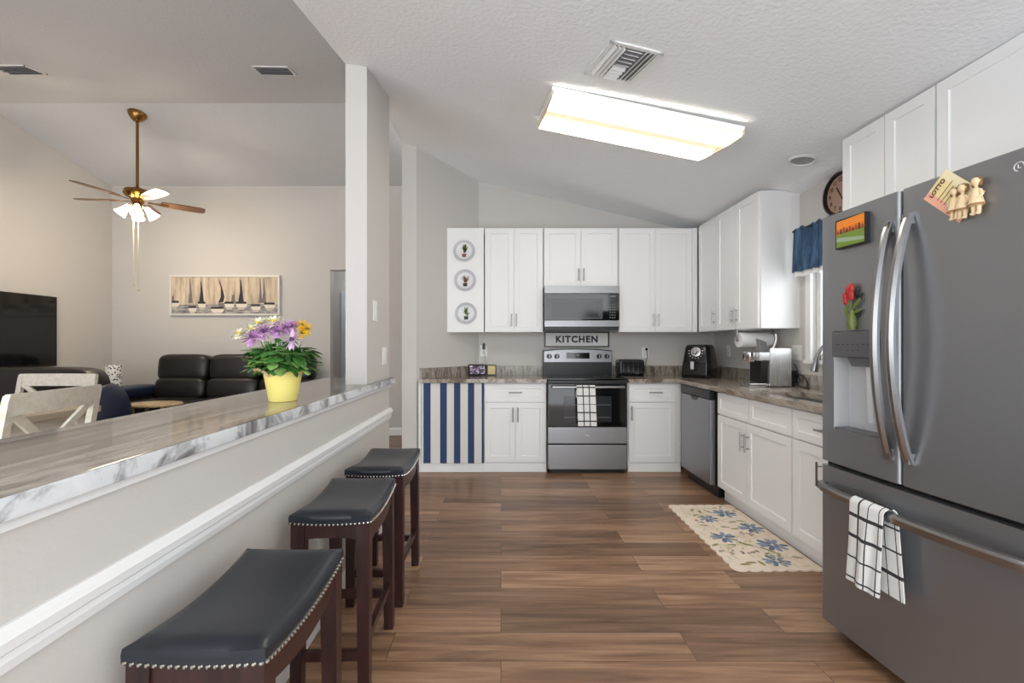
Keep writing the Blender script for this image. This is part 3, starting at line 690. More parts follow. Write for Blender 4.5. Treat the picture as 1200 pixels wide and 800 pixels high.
for (x, z, a, l) in ((0.026, 0.10, 0.7, 0.03), (-0.02, 0.07, -0.2, 0.03), (0.03, 0.07, 1.2, 0.02)):
    st = len(mb.v); mb.sphere((0, 0, 0), (0.007, 0.004, l)); mb.xf(Matrix.Translation((x, -0.011, z)) @ Matrix.Rotation(a, 4, 'Y'), st)
for (x, z) in ((-0.006, 0.15), (0.004, 0.13), (-0.02, 0.11)): mb.tube([(0.006, -0.012, 0.06), (x, -0.012, z)], 0.002, 6)
mb.build('leaves', mat('tulip_leaf', (92, 112, 48), 0.5), r)
mb = MB()
for (x, z, a, l) in ((0.022, 0.148, 0.3, 0.022), (0.034, 0.13, 0.8, 0.018), (0.026, 0.056, 0.9, 0.018)):
    st = len(mb.v); mb.sphere((0, 0, 0), (0.007, 0.003, l)); mb.xf(Matrix.Translation((x, -0.006, z)) @ Matrix.Rotation(a, 4, 'Y'), st)
mb.build('dark_leaves', mat('dark_leaf', (38, 40, 36), 0.5), r)
# ticket
uc = fu(1120); zc = fpz(1120, 229)
r = on_fridge('paper_ticket', 'yellow and pink paper ticket tucked behind figurine magnets on fridge', 'paper', uc, zc, 0.001)
Mt = Matrix.Rotation(0.80, 4, 'Y')
tk = MB(); a, b = 0.052, 0.078
nn = 8
tk.sheet(lambda u, v: (-a+2*a*u, -0.001-0.0015*math.sin(3*v), -b+2*b*v), 4, 12, lambda i, j: 1 if i == 0 else (2 if i == 3 else 0))
tk.xf(Matrix.Rotation(-0.80, 4, 'Y'))
o = tk.build('ticket', [mat('ticket_yellow', (238, 218, 160), 0.8), mat('ticket_pink', (240, 176, 150), 0.8), mat('ticket_cream', (240, 226, 186), 0.8)], r, False); solidify(o, 0.0006)
mb = MB(); text_into(mb, 'LOTTO', 0.019, Matrix.Rotation(-0.80, 4, 'Y') @ Matrix.Translation((-0.005, -0.0035, 0.058)) @ FRONT, 0.0004, 0.0006)
for k in range(6): mb.box(-0.034, 0.034-0.01*(k % 2), -0.0036, -0.0032, 0, 0.002); mb.xf(Matrix.Rotation(-0.80, 4, 'Y') @ Matrix.Translation((0, 0, 0.03-k*0.014)), len(mb.v)-8)
mb.build('printing', mat('ticket_print', (92, 60, 50), 0.7), r, False)
def figurine(label, px, py, s, kids):
    u = fu(px); z = fpz(px, py); r = on_fridge('figurine_magnet', label, 'magnet', u, z, 0.006)
    body = MB().lathe([(0.0, 0.026), (0.016, 0.026), (0.019, 0.03), (0.012, 0.058), (0.010, 0.072), (0.004, 0.078), (0.004, 0.082), (0.010, 0.088), (0.012, 0.096), (0.009, 0.104), (0.0, 0.108)], 14, (0, -0.012, 0))
    for x in (-0.007, 0.007): body.tube([(x, -0.012, 0.03), (x, -0.012, 0.006)], [0.006, 0.005], 8); body.sphere((x, -0.015, 0.004), (0.006, 0.008, 0.004))
    for x in (-1, 1): body.tube([(x*0.010, -0.012, 0.070), (x*0.017, -0.014, 0.054), (x*0.012, -0.020, 0.044)], [0.0045, 0.004, 0.0035], 8)
    body.xf(Matrix.Scale(s, 4)); body.build('body', mat('figurine_cream', (226, 200, 160), 0.6), r)
    h = MB().sphere((0, -0.009, 0.099), (0.0135, 0.011, 0.011)); h.sphere((-0.009, -0.009, 0.09), (0.005, 0.006, 0.010)).sphere((0.009, -0.009, 0.09), (0.005, 0.006, 0.010))
    h.xf(Matrix.Scale(s, 4)); h.build('hair', mat('figurine_brown', (128, 92, 56), 0.6), r)
    b = MB().lathe([(0.0195, 0.026), (0.0200, 0.029), (0.0185, 0.032)], 14, (0, -0.012, 0), caps=False); b.xf(Matrix.Scale(s, 4)); b.build('hem', mat('figurine_trim', (150, 112, 72), 0.6), r)
figurine('cream girl figurine magnet, lowest one, overlapping the ticket corner', 1127, 258, 0.93, 0)
figurine('cream girl figurine magnet in the middle of the three on fridge', 1137, 257, 1.0, 1)
figurine('cream girl figurine magnet nearest the right edge, standing highest of three', 1153, 252, 1.05, 2)
# plaid towel on the freezer handle
tu0 = 0.255
def ff(u, v):
    L = v*0.66; R = 0.022; tail = 0.29
    uu = tu0+0.145*u; hy = fhy(uu)-0.004; zt = 0.642
    w = 0.006*math.sin(u*7+1)+0.004*math.sin(u*15+v*4)
    if L < tail: p = (uu+0.03, hy+R, zt-(tail-L)); p = (uu+0.025*(1-L/tail)+0.012, min(hy+R, bulge(uu)-0.006), zt-(tail-L))
    elif L < tail+PI*R:
        a = (L-tail)/R; p = (uu+0.012*(1-a/PI), hy+R*math.cos(a), zt+R*math.sin(a))
    else:
        q = L-tail-PI*R; p = (uu-0.02*q/0.3, hy-R+w*min(1, q*6), zt-q)
    return tuple(FR @ Vector(p))
t = plaid_towel('kitchen_towel', ff, 36, 100, 3.3, 8.2, 0.12)
tag(t, 'white kitchen towel with dark grid hanging on the freezer handle', 'towel')

# ------------------------------------------------------------------ bar stools
def make_stool(loc, rz, label):
    r = thing('bar_stool', label, 'stool', loc, rz, 'saddle bar stools at the bar')
    hx, hy = 0.138, 0.220
    def sag(u, v): return 0.022*v*v-0.007*(1-u*u)*(abs(v)**4)-0.004*(1-u*u)*(1-v*v)
    nu, nv = 14, 22; mb = MB()
    def top(u, v):
        a, b = 2*u-1, 2*v-1
        ea = math.copysign(abs(a)**0.8, a); eb = math.copysign(abs(b)**0.8, b)
        d = max(abs(a), abs(b)); e = max(0, (d-0.86)/0.14)
        ea2, eb2 = (a, b)
        drop = 0.014*e*e
        return (a*hx, b*hy, 0.640+sag(a, b)+0.008*(1-a*a)*(1-b**4)-drop)
    mb.sheet(top, nu, nv)
    # side skirt and underside
    ring = [(i/nu, 0) for i in range(nu)]+[(1, j/nv) for j in range(nv)]+[(1-i/nu, 1) for i in range(nu)]+[(0, 1-j/nv) for j in range(nv)]
    rows = []
    for k, (dz, g) in enumerate(((0, 1.0), (-0.012, 1.012), (-0.030, 1.008))):
        row = []
        for (u, v) in ring:
            p = top(u, v); row.append((p[0]*g, p[1]*(1+(g-1)*hx/hy), p[2]+dz))
        rows.append(row)
    N = len(ring)
    vs = [p for row in rows for p in row]+[(p[0]*0.93, p[1]*0.95, p[2]) for p in rows[-1]]
    fs = [(k*N+i, k*N+(i+1) % N, (k+1)*N+(i+1) % N, (k+1)*N+i) for k in range(3) for i in range(N)]+[tuple(3*N+i for i in range(N))]
    mb.add(vs, fs); seat = mb.build('seat_cushion', M_LEATHER, r, sharp=0.9)
    nb = MB()
    for side in range(4):
        L = 2*(hx if side in (0, 2) else hy); cnt = int(L/0.0145)
        for k in range(cnt):
            s = (k+0.5)/cnt
            u, v = [(s, 0), (1, s), (1-s, 1), (0, 1-s)][side]; p = top(u, v)
            nb.sphere((p[0]*1.012, p[1]*1.009, p[2]-0.026), 0.0048, 6, 4)
    nb.build('nailhead_trim', mat('pewter_nailhead', (205, 200, 190), 0.25, 1.0), seat)
    # aprons: curved undersides
    lx, ly = 0.112, 0.192
    ap = MB(); n = 12
    for s in (-1, 1):
        vs = []
        for k in range(n+1):
            v = -1+2*k/n; zt = 0.602+0.020*v*v-0.002; zb = 0.548+0.030*v*v-0.02
            vs += [(s*(lx+0.018), v*ly, zt), (s*(lx+0.018), v*ly, zb), (s*lx-s*0.004, v*ly, zb), (s*lx-s*0.004, v*ly, zt)]
        fs = [(k*4+j, k*4+(j+1) % 4, (k+1)*4+(j+1) % 4, (k+1)*4+j) for k in range(n) for j in range(4)]+[(0, 1, 2, 3), (n*4+3, n*4+2, n*4+1, n*4)]
        ap.add(vs, fs)
        vs = []
        for k in range(n+1):
            v = -1+2*k/n; zt = 0.614-0.004*(1-v*v); zb = 0.552+0.012*(1-v**4)
            vs += [(v*lx, s*(ly+0.018), zt), (v*lx, s*(ly+0.018), zb), (v*lx, s*ly-s*0.004, zb), (v*lx, s*ly-s*0.004, zt)]
        ap.add(vs, fs)
    ap.build('apron', M_DARKWOOD, r)
    for sx in (-1, 1):
        for sy in (-1, 1):
            l = MB(); a = 0.023; b = 0.019; tx, ty = sx*0.112, sy*0.192; qx, qy = sx*0.116, sy*0.204
            l.add([(tx-a, ty-a, 0.622), (tx+a, ty-a, 0.622), (tx+a, ty+a, 0.622), (tx-a, ty+a, 0.622), (qx-b, qy-b, 0), (qx+b, qy-b, 0), (qx+b, qy+b, 0), (qx-b, qy+b, 0)],
                  [(0, 1, 2, 3), (7, 6, 5, 4), (4, 5, 1, 0), (5, 6, 2, 1), (6, 7, 3, 2), (7, 4, 0, 3)])
            l.build('leg', M_DARKWOOD, r, False)
    for s in (-1, 1):
        MB().box(s*0.115-0.010, s*0.115+0.010, -0.19, 0.19, 0.175, 0.205).build('stretcher', M_DARKWOOD, r, False)
        MB().box(-0.105, 0.105, s*0.20-0.010, s*0.20+0.010, 0.135, 0.168).build('stretcher', M_DARKWOOD, r, False)
    return r
st0 = make_stool((-0.594, 1.11, 0), 0.0, 'black leather saddle stool in front, nearest of three along the bar')
for (x, y, rz, lab) in ((-0.598, 1.81, 0.03, 'black leather saddle stool in the middle of three along the bar'),
                        (-0.597, 2.39, 0.0, 'black leather saddle stool farthest along the bar, beside the wall column')):
    c = copy_tree(st0); c.location = (x, y, 0); c.rotation_euler = (0, 0, rz); c['label'] = lab

# ------------------------------------------------------------------ ceiling light, vents, recessed light
tl, tr_, bl, br_ = (ceil_hit(*p, off=0.074) for p in ((639.8, 112.2), (858.1, 156.9), (633.4, 151.3), (829.4, 191.9)))
cen = (tl+tr_+bl+br_)/4
ex = ((tr_-tl)+(br_-bl)).normalized(); ey = ((tl-bl)+(tr_-br_)); ey = (ey-ex*ey.dot(ex)).normalized(); ez = ex.cross(ey)
if ez.z < 0: ey = -ey; ez = -ez
FLn = ((tr_-tl).length+(br_-bl).length)/2; FWd = ((tl-bl).length+(tr_-br_).length)/2
print('FIXTURE', FLn, FWd, cen, ez)
r = thing('ceiling_light', 'long fluorescent ceiling light with ribbed amber-white lens in the kitchen', 'ceiling light')
r.matrix_world = Matrix.Translation(cen) @ Matrix((ex, ey, ez)).transposed().to_4x4()
hl, hw = FLn/2, FWd/2
MB().box(-hl, hl, -hw*0.97, hw*0.97, 0.032, 0.060).build('housing', M_TRIM, r, False)
em = bpy.data.materials.new('lit_acrylic_lens'); em.use_nodes = True; p = bsdf(em)
p.inputs['Base Color'].default_value = (0.9, 0.9, 0.88, 1); p.inputs['Emission Color'].default_value = (1.0, 0.95, 0.82, 1); p.inputs['Emission Strength'].default_value = LIGHT_TUBES
em2 = bpy.data.materials.new('lit_lens_groove'); em2.use_nodes = True; p = bsdf(em2)
p.inputs['Base Color'].default_value = (0.85, 0.78, 0.62, 1); p.inputs['Emission Color'].default_value = (1.0, 0.82, 0.54, 1); p.inputs['Emission Strength'].default_value = 0.30
pr = [(-hw, 0.046), (-hw, 0.02)]+[(-hw+0.03+(hw-0.05)*k/4, 0.0-0.012*math.sin(PI*k/4)) for k in range(5)]
pr = pr+[(-x, y) for x, y in pr[::-1]]
mb = MB()
half = [(-hw, 0.034), (-hw, 0.012), (-hw*0.93, 0.0), (-hw*0.55, -0.008), (-hw*0.26, 0.0), (-hw*0.12, 0.010), (-hw*0.05, 0.013)]
def strip(pts, mi):
    for (a, b), (c, d) in zip(pts, pts[1:]): mb.add([(-hl+0.012, a, b), (hl-0.012, a, b), (hl-0.012, c, d), (-hl+0.012, c, d)], [(0, 1, 2, 3)], mi)
for hh in (half, [(-x, y) for x, y in half]): strip(hh[:2], 2); strip(hh[1:5], 0); strip(hh[4:6], 3); strip(hh[5:7], 1)
strip([half[-1], (-half[-1][0], half[-1][1])], 1)
em3 = bpy.data.materials.new('lit_lens_slope'); em3.use_nodes = True; p = bsdf(em3)
p.inputs['Base Color'].default_value = (0.9, 0.85, 0.7, 1); p.inputs['Emission Color'].default_value = (1.0, 0.88, 0.64, 1); p.inputs['Emission Strength'].default_value = 0.46
em4 = bpy.data.materials.new('lit_lens_side'); em4.use_nodes = True; p = bsdf(em4)
p.inputs['Base Color'].default_value = (0.8, 0.78, 0.75, 1); p.inputs['Emission Color'].default_value = (1.0, 0.96, 0.90, 1); p.inputs['Emission Strength'].default_value = 0.10
mb.build('lens', [em, em2, em4, em3], r, sharp=0.9)
for s in (-1, 1): MB().prism([(-hw, 0.036), (-hw, 0.010), (-hw*0.93, -0.003), (-hw*0.5, -0.011), (hw*0.5, -0.011), (hw*0.93, -0.003), (hw, 0.010), (hw, 0.036)], s*hl-0.012 if s > 0 else -hl, s*hl if s > 0 else -hl+0.012, 'x').build('end_cap', mat('ivory_end_cap', (225, 215, 190), 0.4), r, False)

def surf_frame(hit_fn, pts):
    P = [hit_fn(*p) for p in pts]; c = sum(P, Vector())/4
    a = ((P[1]-P[0])+(P[2]-P[3])).normalized(); b = ((P[0]-P[3])+(P[1]-P[2])); b = (b-a*b.dot(a)).normalized()
    if a.cross(b).z < 0: b = -b
    return Matrix.Translation(c) @ Matrix((a, b, a.cross(b))).transposed().to_4x4(), ((P[1]-P[0]).length+(P[2]-P[3]).length)/2, ((P[0]-P[3]).length+(P[1]-P[2]).length)/2
Mv, vw, vh = surf_frame(ceil_hit, [(704.5, 43.7), (770, 58.7), (747.5, 98.7), (695, 86)])
print('VENT', vw, vh)
r = thing('ceiling_vent', 'square three-way louvred ceiling vent near the kitchen light', 'vent'); r.matrix_world = Mv
mb = MB(); a, b = vw/2, vh/2
for q in ((-a, a, b-0.022, b), (-a, a, -b, -b+0.022), (-a, -a+0.022, -b, b), (a-0.022, a, -b, b)): mb.box(q[0], q[1], q[2], q[3], -0.010, -0.002)
mb.build('frame', M_TRIM, r, False)
MB().box(-a+0.02, a-0.02, -b+0.02, b-0.02, -0.004, -0.001).build('backing', mat('vent_shadow_grey', (135, 135, 138), 0.8), r, False)
mb = MB()
def louvre(mb, x0, x1, y0, y1, ang, along):
    st = len(mb.v)
    if along == 'y': L = (y1-y0)/2; mb.box(-0.011, 0.011, -L, L, -0.001, 0.001); mb.xf(Matrix.Translation(((x0+x1)/2, (y0+y1)/2, -0.012)) @ Matrix.Rotation(ang, 4, 'Y'), st)
    else: L = (x1-x0)/2; mb.box(-L, L, -0.011, 0.011, -0.001, 0.001); mb.xf(Matrix.Translation(((x0+x1)/2, (y0+y1)/2, -0.012)) @ Matrix.Rotation(ang, 4, 'X'), st)
for k in range(3):
    x = -a+0.034+k*0.022; louvre(mb, x, x, -b+.024, b-.024, 0.7, 'y'); louvre(mb, -x, -x, -b+.024, b-.024, -0.7, 'y')
for k in range(9):
    y = -b+0.034+k*(2*b-0.068)/8; louvre(mb, -a+0.098, a-0.098, y, y, 0.7 if k < 5 else -0.7, 'x')
mb.build('louvres', M_TRIM, r, False)
pc = ceil_hit(940.5, 187.5); nx = ceil_hit(955, 187.5)
dX = Vector((1, 0, ceil_z(pc.x+.5, pc.y)-ceil_z(pc.x-.5, pc.y))).normalized(); dY = Vector((0, 1, 0)); dZ = dX.cross(dY)
r = thing('recessed_light', 'round recessed ceiling light, switched off, near the clock', 'ceiling light'); r.matrix_world = Matrix.Translation(pc) @ Matrix((dX, dY, dZ)).transposed().to_4x4()
MB().lathe([(0.088, -0.001), (0.088, -0.006), (0.072, -0.010), (0.066, -0.002)], 32, caps=False).build('trim_ring', M_TRIM, r)
MB().lathe([(0.066, -0.003), (0.0, -0.003)], 32).build('lens', mat('frosted_lens', (205, 205, 206), 0.5), r)
def living_vent(label, pts):
    Mv, vw, vh = surf_frame(liv_hit, pts)
    r = thing('ceiling_vent', label, 'vent', group='living room ceiling vents'); r.matrix_world = Mv; a, b = vw/2, vh/2
    mb = MB()
    for q in ((-a, a, b-0.015, b), (-a, a, -b, -b+0.015), (-a, -a+0.015, -b, b), (a-0.015, a, -b, b)): mb.box(q[0], q[1], q[2], q[3], -0.010, -0.001)
    mb.build('frame', M_TRIM, r, False)
    MB().box(-a+.01, a-.01, -b+.01, b-.01, -0.004, -0.001).build('backing', mat('vent_shadow_grey'), r, False)
    mb = MB()
    for k in range(4):
        y = -b+0.03+k*(2*b-0.06)/3; louvre(mb, -a+.016, a-.016, y, y, 0.6, 'x')
    mb.build('louvres', mat('vent_grey', (150, 150, 152), 0.6), r, False)
living_vent('white ceiling vent in the living room, the one nearer the bar column', [(296, 77), (338, 77), (347, 87.5), (303, 86)])
living_vent('white ceiling vent in the living room, at the left edge of view', [(-8, 76), (34, 76), (50, 86), (4, 86)])

# ------------------------------------------------------------------ ceiling fan
fc = liv_hit(161, 133, 0.0, True)
sc = fc.y/F
print('FAN', fc, sc)
r = thing('ceiling_fan', 'brass ceiling fan with five brown blades and lit lamps in living room', 'ceiling fan', (fc.x, fc.y, fc.z))
tilt = math.atan(0.2035)
mb = MB().lathe([(0.085, 0.0), (0.085, -0.012), (0.065, -0.05), (0.035, -0.085), (0.016, -0.095)], 24); mb.xf(Matrix.Rotation(-tilt*0.9, 4, 'X')); mb.build('canopy', M_BRASS, r)
rod = (219-131)*sc
MB().tube([(0, 0, -0.05), (0, 0, -rod)], 0.014, 12).build('downrod', M_BRASS, r)
zb = -(233-131)*sc
MB().lathe([(0.02, -rod+0.02), (0.05, -rod), (0.115, -rod-0.02), (0.125, -rod-0.06), (0.10, -rod-0.09), (0.06, -rod-0.11), (0.06, -rod-0.15), (0.03, -rod-0.16)], 28).build('motor_housing', M_BRASS, r)
for k in range(5):
    ang = math.radians(184+72*k)
    bl = MB(); n = 10
    prof = [(0.20, 0.045), (0.24, 0.058), (0.42, 0.068), (0.56, 0.066), (0.595, 0.058), (0.61, 0.035)]
    poly = [(x, -w) for x, w in prof]+[(x, w) for x, w in prof[::-1]]
    bl.prism(poly, -0.004, 0.004, 'z')
    MM = Matrix.Translation((0, 0, zb)) @ Matrix.Rotation(ang, 4, 'Z') @ Matrix.Rotation(math.radians(-11), 4, 'X')
    bl.xf(MM); b_ = bl.build('blade', M_BLADE, r, False)
    bk = MB().prism([(0.09, -0.02), (0.15, -0.012), (0.20, -0.03), (0.27, -0.02), (0.27, 0.02), (0.20, 0.03), (0.15, 0.012), (0.09, 0.02)], -0.011, -0.005, 'z'); bk.xf(MM); bk.build('blade_bracket', M_BRASS, b_, False)
zl = -rod-0.16
MB().lathe([(0.03, zl), (0.055, zl-0.01), (0.05, zl-0.05), (0.02, zl-0.07), (0.0, zl-0.07)], 20).build('light_kit', M_BRASS, r)
sh = bpy.data.materials.new('lit_frosted_glass'); sh.use_nodes = True; p = bsdf(sh)
p.inputs['Base Color'].default_value = (1, 0.95, 0.85, 1); p.inputs['Emission Color'].default_value = (1.0, 0.88, 0.62, 1); p.inputs['Emission Strength'].default_value = 4.0
for k in range(4):
    ang = math.radians(35+90*k)
    s_ = MB().lathe([(0.020, 0.0), (0.026, -0.02), (0.034, -0.06), (0.050, -0.105), (0.058, -0.125)], 16, caps=False)
    s_.xf(Matrix.Translation((0, 0, zl-0.03)) @ Matrix.Rotation(ang, 4, 'Z') @ Matrix.Translation((0.07, 0, 0)) @ Matrix.Rotation(math.radians(-38), 4, 'Y'))
    s_.build('lamp_shade', sh, r)
    ld_ = bpy.data.lights.new('fan_bulb', 'POINT'); ld_.energy = LIGHT_FAN; ld_.color = (1, 0.86, 0.66); ld_.shadow_soft_size = 0.06
    lo_ = bpy.data.objects.new('fan_bulb', ld_); COL.objects.link(lo_); lo_.parent = r
    lo_.location = (0.16*math.cos(ang), 0.16*math.sin(ang), zl-0.17)
for (x, y, e) in ((-0.025, -0.02, 330), (0.025, -0.02, 336)):
    ze = -(e-131)*sc
    c_ = MB().tube([(x, y, zl-0.05), (x, y, ze)], 0.0035, 6).sphere((x, y, ze-0.012), (0.010, 0.010, 0.018)); c_.build('pull_chain', mat('pale_brass_chain', (205, 190, 160), 0.4, 0.3), r)

# ------------------------------------------------------------------ flower pail on the bar
pv = Vector((-0.921, 1.948, BT))
r = thing('flower_pail', 'yellow pail of white, lilac and yellow flowers standing on the bar', 'flowers', pv)
MB().lathe([(0.0, 0.001), (0.055, 0.001), (0.056, 0.004), (0.076, 0.118), (0.079, 0.121), (0.078, 0.126), (0.074, 0.124), (0.070, 0.105), (0.0, 0.105)], 32).build('pail', M_YELLOW, r)
hp = [(-0.078+0.02*math.sin(PI*k/10)-0.03*math.sin(PI*k/10), -0.05*math.cos(PI*k/10)-0.03, 0.118+0.018*math.sin(PI*k/10)) for k in range(11)]
MB().tube([(-0.02, -0.08, 0.106), (-0.03, -0.087, 0.125), (-0.06, -0.085, 0.137), (-0.088, -0.06, 0.134), (-0.098, -0.02, 0.128), (-0.079, 0.0, 0.118)], [0.006, 0.005, 0.007, 0.008, 0.006, 0.004], 8).build('handle', mat('tan_rope_wood', (196, 168, 128), 0.7), r)
rnd = random.Random(11)
def leaf_shape(mb, base, d, L, W, mi=0, curl=0.25):
    d = Vector(d).normalized(); s = d.cross(Vector((0.1, 0.2, 1))).normalized(); n = s.cross(d)
    vs = []; rows = [(0, 0.08), (0.25, 0.8), (0.5, 1.0), (0.75, 0.7), (1.0, 0.05)]
    for t, w in rows:
        c = Vector(base)+d*L*t-n*L*curl*t*t
        vs += [c-s*W*w-n*W*0.15, c+n*W*0.1*0, c+s*W*w-n*W*0.15]
    fs = []
    for k in range(4): fs += [(k*3, k*3+1, k*3+4, k*3+3), (k*3+1, k*3+2, k*3+5, k*3+4)]
    mb.add(vs, fs, mi)
lf = MB()
for k in range(300):
    a = rnd.uniform(0, 2*PI); q = math.sqrt(rnd.random()); R = 0.115*q
    zz = 0.135+0.125*rnd.random()*(1-0.35*q)
    b = (R*math.cos(a), R*math.sin(a)*0.9, zz)
    leaf_shape(lf, b, (math.cos(a)*(0.3+q)+rnd.uniform(-.5, .5), math.sin(a)*(0.3+q)+rnd.uniform(-.5, .5), rnd.uniform(-0.7, 0.4)), rnd.uniform(0.035, 0.058), rnd.uniform(0.016, 0.026), 0 if rnd.random() < 0.75 else 1)
lo_ = lf.build('foliage', [M_LEAF, M_LEAF2], r); lo_['kind'] = 'stuff'
stm = MB()
for k in range(40):
    a = rnd.uniform(0, 2*PI); R = 0.09*math.sqrt(rnd.random()); stm.tube([(R*0.3*math.cos(a), R*0.3*math.sin(a), 0.10), (R*math.cos(a), R*math.sin(a), 0.25)], 0.0018, 5)
stm.build('stems', M_LEAF, r)
def daisy(name, c, nrm, R, petals, m_p, m_c, layers=2):
    mb = MB(); nrm = Vector(nrm).normalized(); s = nrm.cross(Vector((0.3, 0.1, 1))).normalized(); t = nrm.cross(s)
    for L in range(layers):
        for k in range(petals):
            a = 2*PI*(k+0.5*L)/petals; d = s*math.cos(a)+t*math.sin(a)+nrm*(0.12+0.35*L)
            leaf_shape(mb, Vector(c)+nrm*0.002*L, d, R*(1-0.25*L), R*0.20, 0, 0.12)
    mb.sphere(tuple(Vector(c)+nrm*0.004), R*0.2, 10, 6, 1); return mb.build(name, [m_p, m_c], r)
m_w = mat('cream_petals', (244, 240, 214), 0.6); m_l = mat('lilac_petals', (206, 160, 206), 0.6); m_ll = mat('pale_lilac_petals', (226, 196, 226), 0.6); m_y = mat('yellow_petals', (240, 200, 40), 0.6); m_c = mat('flower_centre', (110, 100, 40), 0.7); m_cp = mat('purple_centre', (90, 50, 100), 0.7)
S = 1.948/F
def fp(px, py, dy): return ((px-332)*S, dy, (469.5-py)*S)
for (px, py, dy, R) in ((281, 391, 0.0, .026), (292, 384, 0.02, .026), (303, 379, 0.0, .03), (312, 378, 0.03, .03), (321, 377, 0.0, .03), (298, 386, -0.02, .024), (311, 384, 0.03, .026)):
    daisy('white_blossom', fp(px, py, dy), (rnd.uniform(-.5, .3), -0.7, 0.8), R*1.45, 13, m_w, m_y)
for (px, py, dy, R) in ((303, 396, -0.05, .034), (312, 389, -0.03, .034), (325, 385, -0.02, .03), (336, 384, 0.0, .03), (344, 383, 0.0, .028), (331, 389, -0.04, .026)):
    daisy('lilac_blossom', fp(px, py, dy), (rnd.uniform(-.4, .4), -0.9, 0.6), R*1.4, 14, m_l, m_cp)
daisy('pale_lilac_blossom', fp(350, 398, -0.06), (0.1, -1, 0.35), .047, 14, m_ll, m_cp, 1)
for (px, py, dy, R) in ((354, 381, 0.0, .022), (361, 386, -0.01, .024), (357, 391, -0.03, .02)):
    daisy('yellow_blossom', fp(px, py, dy), (0.4, -0.8, 0.6), R*1.5, 12, m_y, m_c)

# ------------------------------------------------------------------ living room furniture
def cushion(mb, c, sz, e=0.45, rx=0.0, mi=0):
    st = len(mb.v); mb.sup((0, 0, 0), sz, e, 28, 14, mi); mb.xf(Matrix.Translation(c) @ Matrix.Rotation(rx, 4, 'X'), st); return mb
SL, SRr = PX(182, 5.9), PX(365, 5.9)
cw = (SRr-SL)/3
r = thing('sofa', 'dark leather three-seat reclining sofa below the sailboat picture', 'sofa', ((SL+SRr)/2, 5.75, 0))
ox = (SL+SRr)/2
MB().rbox(SL-ox-0.02, SRr-ox+0.02, -0.40, 0.40, 0.04, 0.40, 0.03, 3).build('base', M_LEATHER2, r)
for k in range(3):
    xc = SL-ox+cw*(k+0.5)
    mb = cushion(MB(), (xc, -0.15, 0.46), (cw/2-0.004, 0.34, 0.12), 0.35); mb.build('seat_cushion', M_LEATHER2, r)
    mb = cushion(MB(), (xc, 0.27, 0.935), (cw/2-0.004, 0.14, 0.175), 0.4, -0.12); b_ = mb.build('back_cushion', M_LEATHER2, r)
    cushion(MB(), (xc, 0.20, 0.67), (cw/2-0.006, 0.13, 0.14), 0.4, -0.15).build('lumbar_cushion', M_LEATHER2, b_)
for s in (-1, 1):
    xx = (SL-ox-0.14) if s < 0 else (SRr-ox+0.14)
    a_ = cushion(MB(), (xx, -0.05, 0.36), (0.15, 0.44, 0.32), 0.35).build('arm', M_LEATHER2, r)
    cushion(MB(), (xx, -0.08, 0.655), (0.16, 0.40, 0.08), 0.5).build('arm_pad', [M_LEATHERBLUE] if s < 0 else [M_LEATHER2], a_)
# recliner love seat with its back to the bar
LVY = 4.25
lx0, lx1 = -5.15, PX(116, LVY)
r = thing('love_seat', 'dark leather love seat seen from behind, beyond the dining chairs', 'sofa', ((lx0+lx1)/2, LVY, 0)); ox = (lx0+lx1)/2; hw_ = (lx1-lx0)/2
cushion(MB(), (0, 0.05, 0.62), (hw_, 0.14, 0.41), 0.3).build('backrest', M_LEATHER2, r)
cushion(MB(), (0, 0.31, 0.30), (hw_-0.05, 0.27, 0.24), 0.3).build('seat', M_LEATHER2, r)
for s in (-1, 1):
    if s < 0 and ox-hw_-0.1 < LIV_L+.1: xx = -hw_+0.06
    else: xx = s*(hw_-0.03)
    cushion(MB(), (xx-0.03, 0.12, 0.44), (0.17, 0.26, 0.44), 0.85).build('arm', M_LEATHERBLUE, r)
# end table and speckled vase
ex_, ey_ = PX(128, 5.75)-0.05, 5.75
r = thing('end_table', 'light oak end table between sofa and love seat, carrying speckled vase', 'table', (ex_, ey_, 0))
ET = 0.70
MB().rbox(-0.22, 0.17, -0.22, 0.22, ET-0.04, ET, 0.005, 2).build('tabletop', M_OAK, r)
for a in (-0.19, 0.14):
    for b in (-0.19, 0.19): MB().box(a-0.025, a+0.025, b-0.025, b+0.025, 0, ET-0.041).build('leg', M_OAK, r, False)
MB().box(-0.19, 0.14, -0.2, 0.2, ET-0.12, ET-0.041).build('apron', M_OAK, r, False)
mv = mat('speckled_ceramic', (230, 230, 228), 0.4); mp = coords(mv, (1, 1, 1)); vo = nd(mv, 'ShaderNodeTexVoronoi'); vo.inputs['Scale'].default_value = 38.0; lk(mv, mp, 0, vo, 'Vector')
rr = ramp(mv, [(0.38, (45, 45, 48)), (0.42, (235, 235, 232))]); rr.color_ramp.interpolation = 'CONSTANT'; lk(mv, vo, 'Distance', rr, 'Fac'); lk(mv, rr, 'Color', bsdf(mv), 'Base Color')
rr.color_ramp.elements[1].position = 0.36
o = MB().lathe([(0.0, 0), (0.078, 0), (0.085, 0.006), (0.085, 0.275), (0.080, 0.285), (0.070, 0.285), (0.068, 0.02), (0.0, 0.02)], 32).build('vase', mv)
o.location = (PX(135.5, 5.75), 5.72, ET); tag(o, 'white cylinder vase with black speckles standing on the end table', 'vase')
